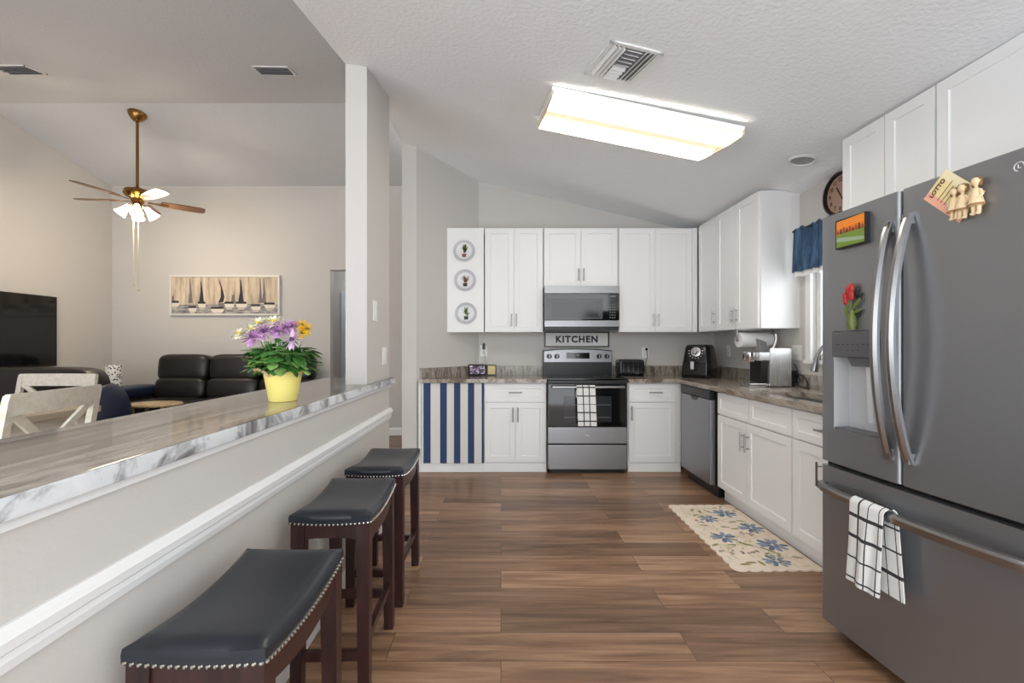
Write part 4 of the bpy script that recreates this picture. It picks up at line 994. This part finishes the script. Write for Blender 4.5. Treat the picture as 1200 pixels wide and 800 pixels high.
# coffee table
cxx = PX(181, 5.05)
r = thing('coffee_table', 'oval light oak coffee table in front of the sofa', 'table', (cxx, 5.05, 0)); CZ = 0.585
MB().sup((0, 0, CZ), (0.285, 0.22, 0.017), 0.3, 40, 6, e2=1.0).build('tabletop', M_OAK, r)
for a in (-0.16, 0.16):
    for b in (-0.1, 0.1): MB().tube([(a*1.15, b*1.2, 0), (a, b, CZ-0.012)], [0.014, 0.02], 8).build('leg', M_OAK, r)
MB().rbox(-0.22, 0.10, -0.12, 0.12, 0.46, 0.485, 0.004, 2).build('shelf', M_OAK, r)
# dining table, two chairs
r = thing('dining_table', 'whitewashed wooden dining table behind the bar, with chairs around', 'table', (-3.65, 2.75, 0))
MB().rbox(-0.52, 0.52, -0.86, 0.86, 0.715, 0.762, 0.006, 2).build('tabletop', mat('pale_tan_wood', (188, 174, 154), 0.5), r)
MB().box(-0.44, 0.44, -0.78, 0.78, 0.62, 0.714).build('apron', M_PALEWOOD, r, False)
for a in (-0.42, 0.42):
    for b in (-0.76, 0.76): MB().box(a-0.04, a+0.04, b-0.04, b+0.04, 0, 0.714).build('leg', M_PALEWOOD, r, False)
def dining_chair(loc, rz, label, H, wd, dp=0.43):
    r = thing('dining_chair', label, 'chair', loc, rz, 'whitewashed dining chairs'); w = wd/2      # back at local y = 0, seat towards +y
    lean = 0.09
    def yb(z): return -lean*max(0, (z-0.46)/(H-0.46))
    for s in (-1, 1):
        l = MB(); vs = []
        for z, e in ((0, 0.02), (0.46, 0.024), (H-0.03, 0.02), (H, 0.016)):
            x = s*(w-0.02); y = yb(z)+(0.05*(0.46-z)/0.46*-1 if z < 0.46 else 0)
            vs += [(x-e, y-0.016, z), (x+e, y-0.016, z), (x+e, y+0.016, z), (x-e, y+0.016, z)]
        fs = [(k*4+j, k*4+(j+1) % 4, (k+1)*4+(j+1) % 4, (k+1)*4+j) for k in range(3) for j in range(4)]+[(3, 2, 1, 0), (12, 13, 14, 15)]
        l.add(vs, fs); l.build('leg', M_PALEWOOD, r, False)
        MB().box(s*(w-0.025)-0.022, s*(w-0.025)+0.022, dp-0.05, dp-0.01, 0, 0.45).build('leg', M_PALEWOOD, r, False)
    mb = MB(); n = 10; vs = []
    for k in range(n+1):
        t = -1+2*k/n; x = t*(w-0.01); c_ = -0.02*(1-t*t)
        for (z, th) in ((H-0.10, 0), (H+0.006, 0)): vs += [(x, yb(z)-0.013+c_, z), (x, yb(z)+0.013+c_, z)]
    fs = []
    for k in range(n):
        a = k*4; b = a+4; fs += [(a, b, b+2, a+2), (a+1, a+3, b+3, b+1), (a+2, b+2, b+3, a+3), (a, a+1, b+1, b)]
    fs += [(0, 2, 3, 1), (n*4, n*4+1, n*4+3, n*4+2)]
    mb.add(vs, fs); mb.build('top_rail', M_PALEWOOD, r, False)
    for s in (-1, 1):
        z0_, z1_ = 0.50, H-0.095; st = MB(); hw2 = 0.032
        vs = []
        for z, x in ((z0_, -s*(w-0.06)), (z1_, s*(w-0.06))): vs += [(x-hw2, yb(z)-0.009, z), (x+hw2, yb(z)-0.009, z), (x+hw2, yb(z)+0.009, z), (x-hw2, yb(z)+0.009, z)]
        st.add(vs, [(k, (k+1) % 4, 4+(k+1) % 4, 4+k) for k in range(4)]+[(3, 2, 1, 0), (4, 5, 6, 7)]); st.build('cross_brace', M_PALEWOOD, r, False)
    MB().box(-w+0.03, w-0.03, -0.012, 0.012, 0.47, 0.51).build('lower_rail', M_PALEWOOD, r, False)
    MB().rbox(-w+0.005, w-0.005, -0.01, dp, 0.435, 0.468, 0.01, 2).build('seat', M_PALEWOOD, r)
    MB().box(-w+0.04, w-0.04, 0.01, dp-0.03, 0.38, 0.434).build('seat_frame', M_PALEWOOD, r, False)
    return r
A = Vector((PX(4, 2.15), 2.15)); B = Vector((PX(115, 2.74), 2.74)); mid = (A+B)/2; dd = B-A
ang = math.atan2(dd.y, dd.x)
dining_chair((mid.x-0.09, mid.y, 0), ang, 'whitewashed cross-back dining chair just behind the bar, nearer one', 0.995, dd.length)
dining_chair((PX(61, 4.0), 3.97, 0), PI, 'whitewashed dining chair at the far end of the table, by the love seat', 0.975, 0.68, 0.345)
# television
r = thing('television', 'large flat television on the left living room wall', 'television', (LIV_L, 5.0, 1.0))
ty1 = 5.285*F/(587-66); tz1, tz0 = PZ(348, ty1), PZ(428.5, ty1)
MB().rbox(0.012, 0.045, ty1-5.0-1.45, ty1-5.0, tz0-1.0, tz1-1.0, 0.004, 2).build('casing', M_BLACK, r)
MB().box(0.0455, 0.047, ty1-5.0-1.44, ty1-5.01, tz0-0.985, tz1-1.008).build('screen', mat('black_screen', (16, 17, 19), 0.1), r, False)
MB().box(0.003, 0.013, ty1-5.0-0.95, ty1-5.0-0.5, -0.02+(tz0+tz1)/2-1.1, (tz0+tz1)/2-0.9).build('wall_bracket', M_BLACK, r, False)
# sailboat picture
PY = LIV_B-0.001
px0, px1, pz0, pz1 = PX(201, PY), PX(329, PY), PZ(369.5, PY), PZ(323, PY); W, H = px1-px0, pz1-pz0
r = thing('picture', 'wide framed picture of sailboats on pale water above the sofa', 'picture', (px0, PY, pz0))
mb = MB(); f_ = 0.022
for q in ((0, W, 0, f_), (0, W, H-f_, H), (0, f_, f_, H-f_), (W-f_, W, f_, H-f_)): mb.box(q[0], q[1], -0.04, 0, q[2], q[3])
mb.build('frame', mat('pale_silver_frame', (222, 218, 212), 0.35), r, False)
mc = mat('washed_tan_canvas', (196, 176, 156), 0.8); mp = coords(mc, (9, 1, 1.2)); n1 = noise(mc, mp, 2.0, 6, 0.6)
rc = ramp(mc, [(0.3, (150, 136, 128)), (0.5, (202, 184, 162)), (0.7, (226, 212, 188))]); lk(mc, n1, 'Fac', rc, 'Fac'); lk(mc, rc, 'Color', bsdf(mc), 'Base Color')
cv = MB().box(f_-.002, W-f_+.002, -0.024, -0.002, f_-.002, H-f_+.002).build('canvas', mc, r, False)
mwt = mat('painted_water', (150, 146, 146), 0.8); mp = coords(mwt, (4, 1, 16)); n1 = noise(mwt, mp, 2, 5); rc = ramp(mwt, [(0.35, (96, 96, 104)), (0.5, (150, 146, 144)), (0.68, (196, 188, 176))]); lk(mwt, n1, 'Fac', rc, 'Fac'); lk(mwt, rc, 'Color', bsdf(mwt), 'Base Color')
mb = MB(); yy = -0.0245; ps = W/128.0
def q(px, py): return ((px-201)*ps, (369.5-py)*ps)
mb.add([(f_, yy, f_), (W-f_, yy, f_), (W-f_, yy, q(0, 357)[1]), (W*0.6, yy, q(0, 356)[1]), (W*0.3, yy, q(0, 357)[1]), (f_, yy, q(0, 357)[1])], [(0, 1, 2, 3, 4, 5)], 0)
def shape(pts, mi, lay=1): mb.add([(q(*p)[0], yy-0.0004*lay, q(*p)[1]) for p in pts], [tuple(range(len(pts)))], mi)
shape([(256.5, 325.5), (259.5, 331), (262.5, 340), (264.3, 348), (263, 354), (257, 355), (260, 348), (260.3, 338)], 1, 2)      # big dark sail
for (x, t, w) in ((237, 330, 3.5), (224, 326, 3.2), (283, 328, 4), (306, 326, 2.5), (310, 326, 3), (204, 347, 2), (274, 346, 3)):
    shape([(x-0.5, t), (x+0.5, t), (x+w*0.6, 342), (x+w, 355), (x-w*0.7, 355), (x-0.6, 342)], 2 if w < 3.4 else 1, 1)
for (x, w, y) in ((206, 6, 355), (227, 5, 361), (238, 5, 356), (256, 8, 362), (270, 6, 356), (284, 7, 356), (301, 6, 359), (317, 7, 357)):
    shape([(x-w, y), (x+w, y), (x+w*0.8, y+4), (x-w*0.7, y+4)], 3, 3); shape([(x-w*0.9, y-2.5), (x+w*0.8, y-2.5), (x+w*0.9, y), (x-w, y)], 1, 2)
    shape([(x-w*0.7, y+4), (x+w*0.7, y+4), (x+w*0.4, y+7), (x-w*0.5, y+7)], 4, 2)
shape([(257, 355), (264, 355), (265, 366), (259, 366)], 2, 1)
mb.build('painted_boats', [mwt, mat('painted_dark', (52, 48, 56), 0.8), mat('painted_grey_violet', (122, 112, 112), 0.8), mat('painted_white', (226, 220, 208), 0.8), mat('painted_reflection', (196, 186, 176), 0.8)], cv, False)

# ------------------------------------------------------------------ small wall plates
def plate(name, label, loc, rz, w, h, kind='outlet', plug=None):
    r = thing(name, label, 'outlet' if kind == 'outlet' else 'light switch', loc, rz)
    MB().rbox(-w/2, w/2, -0.007, -0.0005, -h/2, h/2, 0.003, 2).build('cover_plate', M_PLASTIC, r)
    if kind == 'outlet':
        for s in (-1, 1): MB().rbox(-0.017, 0.017, -0.009, -0.006, s*0.022-0.014, s*0.022+0.014, 0.002, 1).build('socket', mat('white_socket', (222, 222, 220), 0.4), r)
    else: MB().rbox(-w*0.25, w*0.25, -0.010, -0.006, -h*0.28, h*0.28, 0.002, 1).build('rocker', M_PLASTIC, r)
    return r
plate('outlet', 'white wall outlet with black plug above the left counter', (PX(567, 5.08), WALL_B, PZ(411, 5.08)), 0, 0.075, 0.12)
plate('outlet', 'white wall outlet above the toaster', (PX(756, 5.08), WALL_B, PZ(413, 5.08)), 0, 0.075, 0.12)
plate('outlet', 'white outlet on the right wall behind the air fryer', (WALL_R, WALL_R*F/(854.5-587), PZ(411, WALL_R*F/(854.5-587))), RZ, 0.075, 0.12)
plate('outlet', 'white outlet on the right wall behind the coffee maker, near window', (WALL_R, 3.66, PZ(413, 3.66)), RZ, 0.12, 0.12)
plate('light_switch', 'upper white switch plate on the column above the bar', (BX, 2.915, PZ(364, 2.915)), PI/2, 0.085, 0.130, 'switch')
plate('light_switch', 'lower white switch plate on the column, just above the bar top', (BX, 3.15, PZ(417, 3.15)), PI/2, 0.11, 0.118, 'switch')
# plugs and cords
r = thing('plug', 'black plug in the outlet above the left counter', 'plug', (PX(567, 5.08), WALL_B-0.009, PZ(407, 5.08)))
MB().rbox(-0.016, 0.016, -0.03, 0.0, -0.02, 0.025, 0.005, 2).tube([(0, -0.02, 0.02), (0.002, -0.015, 0.05)], [0.012, 0.006], 8).build('plug_body', M_BLACK, r)
MB().tube([(0, -0.02, -0.02), (0.004, -0.03, -0.06), (0.015, -0.02, -0.10), (0.02, -0.02, -0.13), (0.02, -0.05, -0.195)], 0.003, 6).build('cord', mat('grey_cord', (170, 170, 168), 0.5), r)

# ------------------------------------------------------------------ counter appliances
yb_ = 4.93
r = thing('smart_display', 'black smart display with tilted screen on the left counter', 'display', (PX(559.5, yb_), yb_, CT))
W = 21*yb_/F
mb = MB().rbox(-W/2, W/2, -0.006, 0.010, -0.06, 0.06, 0.005, 3); mb.xf(Matrix.Translation((0, -0.02, 0.064)) @ Matrix.Rotation(-0.25, 4, 'X')); c_ = mb.build('casing', M_GLOSS, r)
mb = MB().box(-W/2+0.014, W/2-0.014, -0.0075, -0.0062, -0.043, 0.045); mb.xf(Matrix.Translation((0, -0.02, 0.064)) @ Matrix.Rotation(-0.25, 4, 'X'))
msd = mat('screen_picture', (70, 60, 80), 0.3, emit=(120, 104, 128), estr=0.16); mp = coords(msd, (1, 1, 1)); n1 = noise(msd, mp, 26, 2, 0.5, 1.5); rc = ramp(msd, [(0.42, (36, 32, 44)), (0.52, (110, 88, 116)), (0.66, (205, 198, 210))]); lk(msd, n1, 'Fac', rc, 'Fac'); lk(msd, rc, 'Color', bsdf(msd), 'Emission Color'); lk(msd, rc, 'Color', bsdf(msd), 'Base Color')
mb.build('screen', msd, c_, False)
MB().prism([(-0.01, 0.001), (0.08, 0.001), (0.02, 0.10)], -0.05, 0.05, 'x').build('stand', M_BLACK, r, False)
r = thing('photo_frame', 'small black photo frame with golden picture beside the smart display', 'picture frame', (PX(576, 4.95), 4.95, CT))
mb = MB().rbox(-0.052, 0.052, -0.005, 0.008, 0, 0.118, 0.003, 2); mb.xf(Matrix.Rotation(-0.12, 4, 'X')); c_ = mb.build('frame', M_BLACK, r)
mb = MB().box(-0.04, 0.04, -0.0065, -0.0052, 0.014, 0.106); mb.xf(Matrix.Rotation(-0.12, 4, 'X')); mb.build('photo', mat('golden_photo', (214, 198, 140), 0.5), c_, False)
MB().prism([(0.005, 0.001), (0.06, 0.001), (0.022, 0.09)], -0.012, 0.012, 'x').build('easel', M_BLACK, r, False)
# toaster
ty = 4.86
r = thing('toaster', 'black glossy two-slot toaster on the counter right of the stove', 'toaster', (PX(738, ty), ty, CT))
W = 30*ty/F/2
MB().rbox(-W, W, -0.085, 0.085, 0.012, 0.178, 0.028, 4).build('body', mat('black_brushed_toaster', (26, 26, 28), 0.18), r)
MB().rbox(-W+0.006, W-0.006, -0.078, 0.078, 0.0, 0.014, 0.003, 1).build('base', M_BLACK, r)
mb = MB()
for y in (-0.03, 0.03): mb.box(-W+0.04, W-0.04, y-0.012, y+0.012, 0.1775, 0.1785)
mb.build('slots', mat('dark_slot', (8, 8, 8), 0.6), r, False)
MB().box(W*0.2, W*0.55, -0.0875, -0.084, 0.03, 0.055).build('control_panel', M_GLASSBLACK, r, False)
mb = MB()
for k in range(4): mb.box(-W*0.7+k*W*0.38, -W*0.7+k*W*0.38+0.012, -0.0865, -0.0845, 0.05, 0.15)
mb.build('chrome_bands', mat('dark_chrome', (120, 120, 124), 0.15, 1.0), r, False)
MB().rbox(W-0.002, W+0.016, -0.02, 0.02, 0.10, 0.118, 0.004, 2).build('lever', M_BLACK, r)
ks = (PX(757, 5.08)-PX(738, ty), WALL_B-0.009-ty, PZ(409, 5.08)-CT); kd = -PZ(409, 5.08)+CT+0.005; KT = Matrix.Translation(ks)
mb = MB().tube([(0, -0.02, -0.01), (0.004, -0.03, -0.08), (-0.015, -0.03, -0.16), (-0.045, -0.06, -0.2), (-0.03, -0.13, kd), (-0.05, -0.20, kd)], 0.0035, 6); mb.xf(KT); c_ = mb.build('power_cord', M_BLACK, r)
mb = MB().rbox(-0.012, 0.012, -0.025, 0.0, -0.012, 0.014, 0.004, 2); mb.xf(KT); mb.build('plug', M_BLACK, c_)
# air fryer
ax, ay = 2.03, 4.70
r = thing('air_fryer', 'black air fryer with silver dial standing in the counter corner', 'air fryer', (ax, ay, CT), -0.72)
vs = []
for (z, w, d0, d1) in ((0.0, 0.148, 0.15, 0.145), (0.012, 0.152, 0.155, 0.15), (0.10, 0.148, 0.150, 0.145), (0.30, 0.118, 0.118, 0.115), (0.325, 0.108, 0.108, 0.105), (0.333, 0.09, 0.09, 0.09)):
    n = 28
    for k in range(n):
        a = 2*PI*k/n; cx_, sy_ = math.cos(a), math.sin(a)
        vs.append((w*math.copysign(abs(cx_)**0.35, cx_), (d1 if sy_ > 0 else d0)*math.copysign(abs(sy_)**0.35, sy_), z))
fs = [(j*28+k, j*28+(k+1) % 28, (j+1)*28+(k+1) % 28, (j+1)*28+k) for j in range(5) for k in range(28)]+[tuple(range(28))[::-1], tuple(5*28+k for k in range(28))]
bd = MB().add(vs, fs).build('body', mat('satin_black', (16, 16, 18), 0.22), r, sharp=0.8)
slope = math.atan2(0.032, 0.20)
Mf = Matrix.Translation((0, -0.1315, 0.215)) @ Matrix.Rotation(-slope, 4, 'X')
dl = MB().lathe([(0.048, 0.002), (0.048, -0.004), (0.036, -0.006)], 28, axis='y').lathe([(0.028, 0.0), (0.026, -0.022), (0.018, -0.028), (0.0, -0.028)], 24, axis='y')
dl.xf(Mf @ Matrix.Translation((0, 0, 0.046))); dl.build('dial', mat('silver_dial', (200, 200, 203), 0.25, 0.9), r)
mb = MB()
for k in range(9):
    a = math.radians(200+k*17.5) if True else 0
    st = len(mb.v); mb.box(-0.006, 0.006, -0.004, -0.001, -0.004, 0.004); mb.xf(Mf @ Matrix.Translation((0.066*math.cos(math.radians(170+k*25)), 0.001, 0.046+0.066*math.sin(math.radians(170+k*25)))), st)
mb.build('dial_markings', mat('white_print', (210, 210, 208), 0.5), r, False)
mb = MB().rbox(-0.118, 0.118, -0.012, 0.02, -0.125, 0.005, 0.008, 2); mb.xf(Matrix.Translation((0, -0.148, 0.148)) @ Matrix.Rotation(-slope*0.5, 4, 'X')); bk = mb.build('basket_drawer', M_GLOSS, r)
mb = MB().rbox(-0.018, 0.018, -0.085, -0.005, -0.03, 0.055, 0.006, 2); mb.xf(Matrix.Translation((0, -0.145, 0.115)));
mb.build('basket_handle', M_BLACK, bk)
mb = MB().box(-0.016, 0.016, -0.0875, -0.084, -0.024, 0.05); mb.xf(Matrix.Translation((0, -0.145, 0.115))); mb.build('handle_inlay', mat('silver_inlay', (205, 205, 208), 0.3, 0.8), bk, False)
# paper towels under the corner cabinet
r = thing('paper_towel_roll', 'white paper towel roll on holder mounted under the corner wall cabinet', 'paper towels', (2.05, 3.92, 1.275))
MB().lathe([(0.020, -0.03), (0.062, -0.03), (0.065, -0.026), (0.065, 0.236), (0.062, 0.24), (0.020, 0.24)], 28, axis='x').build('roll', M_CLOTHWHITE, r)
mb = MB().tube([(-0.045, 0, 0), (0.265, 0, 0)], 0.008, 10)
for x in (-0.048, 0.258): mb.box(x, x+0.008, -0.012, 0.012, -0.012, UZ0-1.275-0.001)
mb.box(-0.048, 0.266, -0.02, 0.02, UZ0-1.275-0.006, UZ0-1.275-0.0005)
mb.build('holder', M_NICKEL, r, False)
# coffee maker
kx, ky = 2.10, 3.60
r = thing('coffee_maker', 'stainless single-serve coffee maker on the counter left of the sink', 'coffee maker', (kx, ky, CT))
MB().rbox(0.0, 0.175, 0, 0.20, 0.006, 0.305, 0.006, 2).build('body', M_STEELSIDE if False else brushed('bright_brushed_steel', (205, 205, 207), 0.25, (140, 3, 2)), r)
MB().rbox(-0.005, 0.17, 0.01, 0.19, 0.0, 0.008, 0.002, 1).build('foot', M_BLACK, r)
MB().rbox(-0.085, 0.03, 0.002, 0.198, 0.205, 0.272, 0.006, 2).build('brew_head', mat('bright_brushed_steel'), r)
MB().rbox(-0.06, 0.002, 0.02, 0.18, 0.03, 0.204, 0.006, 2).build('front_recess', M_BLACK, r)
MB().lathe([(0.052, 0.198), (0.056, 0.205), (0.056, 0.268), (0.050, 0.275), (0.0, 0.275)], 24, (-0.10, 0.10, 0)).build('brew_spout', M_CHROME, r)
MB().rbox(-0.145, 0.0, 0.02, 0.18, 0.0, 0.026, 0.006, 2).build('drip_tray', M_CHROME, r)
KT = Matrix.Translation((2.29-kx, 3.58-ky, 0))
mb = MB().tube([(0.0, 0.06, 0.11), (0.02, -0.02, 0.10), (0.03, -0.07, 0.075), (0.03, -0.10, 0.03), (0.03, -0.11, 0.006), (0.02, -0.05, 0.006), (0.0, 0.0, 0.03)], 0.005, 8); mb.xf(KT); c_ = mb.build('power_cord', M_BLACK, r)
mb = MB().tube([(0.025, 0.06, 0.18), (0.025, 0.03, 0.16), (0.02, 0.0, 0.10), (0.015, -0.03, 0.05), (0.0, 0.0, 0.02)], 0.004, 8); mb.xf(KT); mb.build('power_cord', M_BLACK, r)
mb = MB().rbox(-0.008, 0.03, 0.02, 0.06, 0.02, 0.13, 0.006, 2); mb.xf(KT); mb.build('adapter', M_BLACK, c_)
# things lying on the coffee maker
r = thing('sponge_cloth', 'grey ribbed cloth folded upright on top of the coffee maker', 'cloth', (kx+0.015, ky+0.08, CT+0.273))
mb = MB().sheet(lambda u, v: (-0.06+0.075*u+0.02*v*0+0.0-0.02*(v), -0.01+0.012*math.sin(u*26), 0.002+0.105*v*(1-0.25*u)), 30, 8)
o = mb.build('folds', mat('grey_ribbed_cloth', (128, 128, 130), 0.9), r); solidify(o, 0.006)
r = thing('plastic_scoop', 'white curved plastic scoop standing on the coffee maker', 'scoop', (kx+0.045, ky+0.04, CT+0.274))
mb = MB().sheet(lambda u, v: (-0.025+0.06*v+0.018*u-0.02*v*v*v+0.012*math.sin(PI*v), -0.01+0.02*u, 0.001+0.14*v), 6, 12)
o = mb.build('blade', M_PLASTIC, r); solidify(o, 0.008)
# ------------------------------------------------------------------ three plates on the end cabinet
def deco_plate(px, py, label, style):
    s = FACE_U/F; R = 12.6*s
    r = thing('decorative_plate', label, 'plate', (PX(px, FACE_U), FACE_U, PZ(py, FACE_U)), 0, 'plates on the end cabinet')
    MB().lathe([(0.0, -0.004), (R*0.55, -0.004), (R*0.62, -0.006), (R*0.95, -0.016), (R, -0.017), (R*0.985, -0.014), (R*0.62, -0.001), (0.0, -0.001)], 40, axis='y').build('dish', mat('pale_grey_glaze', (226, 226, 228), 0.2), r)
    MB().lathe([(R*0.74, -0.0100), (R*0.95, -0.0168), (R, -0.0178), (R*1.004, -0.0165)], 40, axis='y', caps=False).build('rim_band', mat('grey_rim', (186, 188, 195), 0.3), r)
    MB().prism([(-0.018, -0.064), (0.018, -0.064), (0.023, -0.030), (-0.023, -0.030)], -0.009, -0.005, 'y').build('painted_pot', mat(['terracotta_brown', 'dark_pot_brown', 'dark_pot_green'][style], [(120, 74, 50), (60, 40, 30), (50, 58, 40)][style], 0.5), r, False)
    mb = MB(); q = random.Random(style+3)
    for k in range(16):
        a = q.uniform(-1.0, 1.0)*(0.7 if style != 1 else 0.9); L = q.uniform(0.03, 0.06)
        leaf_shape(mb, (0.012*q.uniform(-1, 1), -0.0095-0.0002*k, -0.032+q.uniform(0, 0.05)), (math.sin(a), -0.02, math.cos(a)), L, 0.009, k % 2, 0.0)
    mb.build('painted_plant', [mat(['plate_olive', 'plate_brown_green', 'plate_pale_green'][style], [(112, 110, 50), (120, 96, 62), (150, 168, 110)][style], 0.6), mat(['plate_dark_olive', 'plate_rust', 'plate_mid_green'][style], [(74, 76, 36), (140, 84, 66), (86, 108, 60)][style], 0.6)], r, False)
deco_plate(544, 294, 'top round plate with olive plant motif on the end cabinet', 0)
deco_plate(545.2, 328.3, 'middle round plate with brown potted plant motif on the end cabinet', 1)
deco_plate(546.3, 367, 'bottom round plate with pale green plant motif on the end cabinet', 2)

# ------------------------------------------------------------------ clock, valance
cy_, cz_, cr = 3.18, 2.277, 0.150
r = thing('wall_clock', 'round black-rimmed wall clock with tan face above the window', 'clock', (WALL_R-0.001, cy_, cz_), RZ)
MB().lathe([(cr, 0.0), (cr, -0.02), (cr*0.97, -0.034), (cr*0.90, -0.034), (cr*0.86, -0.018), (cr*0.86, 0.0)], 40, axis='y', caps=False).build('rim', M_BLACK, r)
MB().lathe([(cr*0.87, -0.002), (cr*0.87, -0.012), (0.0, -0.012)], 40, axis='y').build('dial', mat('tan_clock_face', (176, 142, 122), 0.6), r)
for k in range(12):
    mb = MB(); a = PI/2-2*PI*(k+1)/12; text_into(mb, str(k+1), 0.040, Matrix.Translation((cr*0.66*math.cos(a), -0.0128, cr*0.66*math.sin(a))) @ FRONT, 0.0006, 0.0008)
    mb.build('numeral', mat('dark_numerals', (60, 48, 44), 0.6), r, False)
mb = MB()
for (a, L, w) in ((math.radians(120), 0.06, 0.005), (math.radians(-60), 0.09, 0.0035)):
    st = len(mb.v); mb.box(-0.012, L, -0.017, -0.015, -w, w); mb.xf(Matrix.Rotation(-a, 4, 'Y'), st)
mb.build('hands', M_BLACK, r, False)
r = thing('valance', 'dark blue gathered curtain valance with white lining over the window', 'valance', (2.26, 3.02, 1.79))
def vf(u, v):
    y = 0.55-1.10*u
    return (0.018*math.sin(u*75)*(0.5+0.5*(1-v))+0.01*math.sin(u*31+2)-0.015*(1-v), y, 0.33*v+0.006*math.sin(u*38)*(1-v)+(0.012*math.sin(u*75) if v > 0.97 else 0))
mvz = mat('navy_valance_fabric', (44, 74, 108), 0.75); mp = coords(mvz, (1, 14, 2)); n1 = noise(mvz, mp, 3, 4); rc = ramp(mvz, [(0.35, (26, 44, 70)), (0.65, (66, 104, 142))]); lk(mvz, n1, 'Fac', rc, 'Fac'); lk(mvz, rc, 'Color', bsdf(mvz), 'Base Color')
o = MB().sheet(vf, 110, 14).build('cloth', mvz, r); solidify(o, 0.003)
def vl(u, v):
    p = vf(u, 0.25*v); return (p[0]+0.016, p[1]+(0.006-0.012*u), p[2]-0.035+0.02*v)
o = MB().sheet(vl, 110, 5).build('lining', M_CLOTHWHITE, r); solidify(o, 0.002)
MB().tube([(0, 0.545, 0.318), (0, -0.545, 0.318)], 0.008, 8).tube([(0, 0.545, 0.318), (0.094, 0.545, 0.318)], 0.008, 8).tube([(0, -0.545, 0.318), (0.094, -0.545, 0.318)], 0.008, 8).build('rod', M_BLACK, r)

# ------------------------------------------------------------------ rug
rx0, rx1, ry0, ry1 = 1.285, 1.765, 2.515, 3.525
r = None
pts = []
def scal(n, L, amp): return [(k/(n*6)*L, amp*abs(math.sin(PI*k/6))) for k in range(n*6)]
ni = 7
for t, a in scal(ni, rx1-rx0, 0.012): pts.append((rx0+t, ry0-a))
for t, a in scal(13, ry1-ry0, 0.002): pts.append((rx1+a, ry0+t))
for t, a in scal(ni, rx1-rx0, 0.012): pts.append((rx1-t, ry1+a))
for t, a in scal(13, ry1-ry0, 0.014): pts.append((rx0-a, ry1-t))
ox, oy = (rx0+rx1)/2, (ry0+ry1)/2
mb = MB().prism([(x-ox, y-oy) for x, y in pts], 0.001, 0.009, 'z', 0)
q = random.Random(5); lay = [0]
def blob(cx_, cy_, a, L, W, mi):
    lay[0] += 1; z = 0.0093+0.00001*lay[0]
    ps_ = []
    for k in range(9):
        t = 2*PI*k/9; x, y = L*math.cos(t), W*math.sin(t)*(1+0.3*math.cos(t))
        ps_.append((cx_+x*math.cos(a)-y*math.sin(a)-ox, cy_+x*math.sin(a)+y*math.cos(a)-oy, z))
    mb.add(ps_, [tuple(range(9))], mi)
def rugflower(cx_, cy_, s):
    s *= 1.3
    for k in range(9):
        a = 2*PI*k/9+q.uniform(-.2, .2); blob(cx_+0.62*s*math.cos(a), cy_+0.62*s*math.sin(a), a, s*0.46, s*0.19, 1 if k % 3 else 2)
    for k in range(4): a = 2*PI*k/4+.4; blob(cx_+0.25*s*math.cos(a), cy_+0.25*s*math.sin(a), a, s*0.25, s*0.12, 2)
    blob(cx_, cy_, 0, s*0.14, s*0.14, 5)
def rp(px, py): Y = EYE*F/(py-CY); return PX(px, Y), Y
for (px, py, s) in ((849, 603, .06), (830, 609, .052), (880, 620, .062), (848, 631, .06), (905, 640, .066), (910, 659, .055)): rugflower(*rp(px, py), s)
for (px, py) in ((811, 599), (820, 601), (830, 601), (858, 613), (850, 619), (861, 621), (870, 638), (877, 640), (857, 640), (897, 645), (913, 652), (893, 662), (880, 661), (873, 663), (838, 640), (825, 617), (815, 605), (905, 648), (935, 655), (868, 612)):
    x, y = rp(px, py); blob(x, y, q.uniform(0, 3), 0.032, 0.011, 3)
for (px, py) in ((868, 626), (876, 628), (882, 627), (886, 625), (848, 648), (858, 649), (872, 650), (880, 649), (886, 648), (815, 611), (822, 614), (843, 596), (836, 597), (900, 651), (916, 654), (860, 600), (865, 598)):
    x, y = rp(px, py)
    for k in range(3): blob(x+q.uniform(-.018, .018), y+q.uniform(-.02, .02), q.uniform(0, 3), 0.011, 0.008, 4)
for k in range(90):
    x, y = q.uniform(rx0+.03, rx1-.06), q.uniform(ry0+.03, ry1-.03); blob(x, y, q.uniform(0, 3), 0.03, 0.004, 6)
mcr = mat('cream_rug_pile', (232, 216, 190), 0.9); mp = coords(mcr); n1 = noise(mcr, mp, 7, 3); rc = ramp(mcr, [(0.3, (240, 218, 200)), (0.5, (236, 224, 206)), (0.7, (230, 206, 190))]); lk(mcr, n1, 'Fac', rc, 'Fac'); lk(mcr, rc, 'Color', bsdf(mcr), 'Base Color')
o = mb.build('rug', [mcr, mat('rug_blue', (140, 152, 172), 0.9), mat('rug_dark_blue', (104, 118, 146), 0.9), mat('rug_olive', (156, 150, 108), 0.9), mat('rug_mauve', (162, 138, 132), 0.9), mat('rug_pale', (214, 212, 206), 0.9), mat('rug_sage', (206, 200, 160), 0.9)], None, False)
o.location = (ox, oy, 0); tag(o, 'cream floral rug with scalloped edge on the floor before the sink', 'rug')
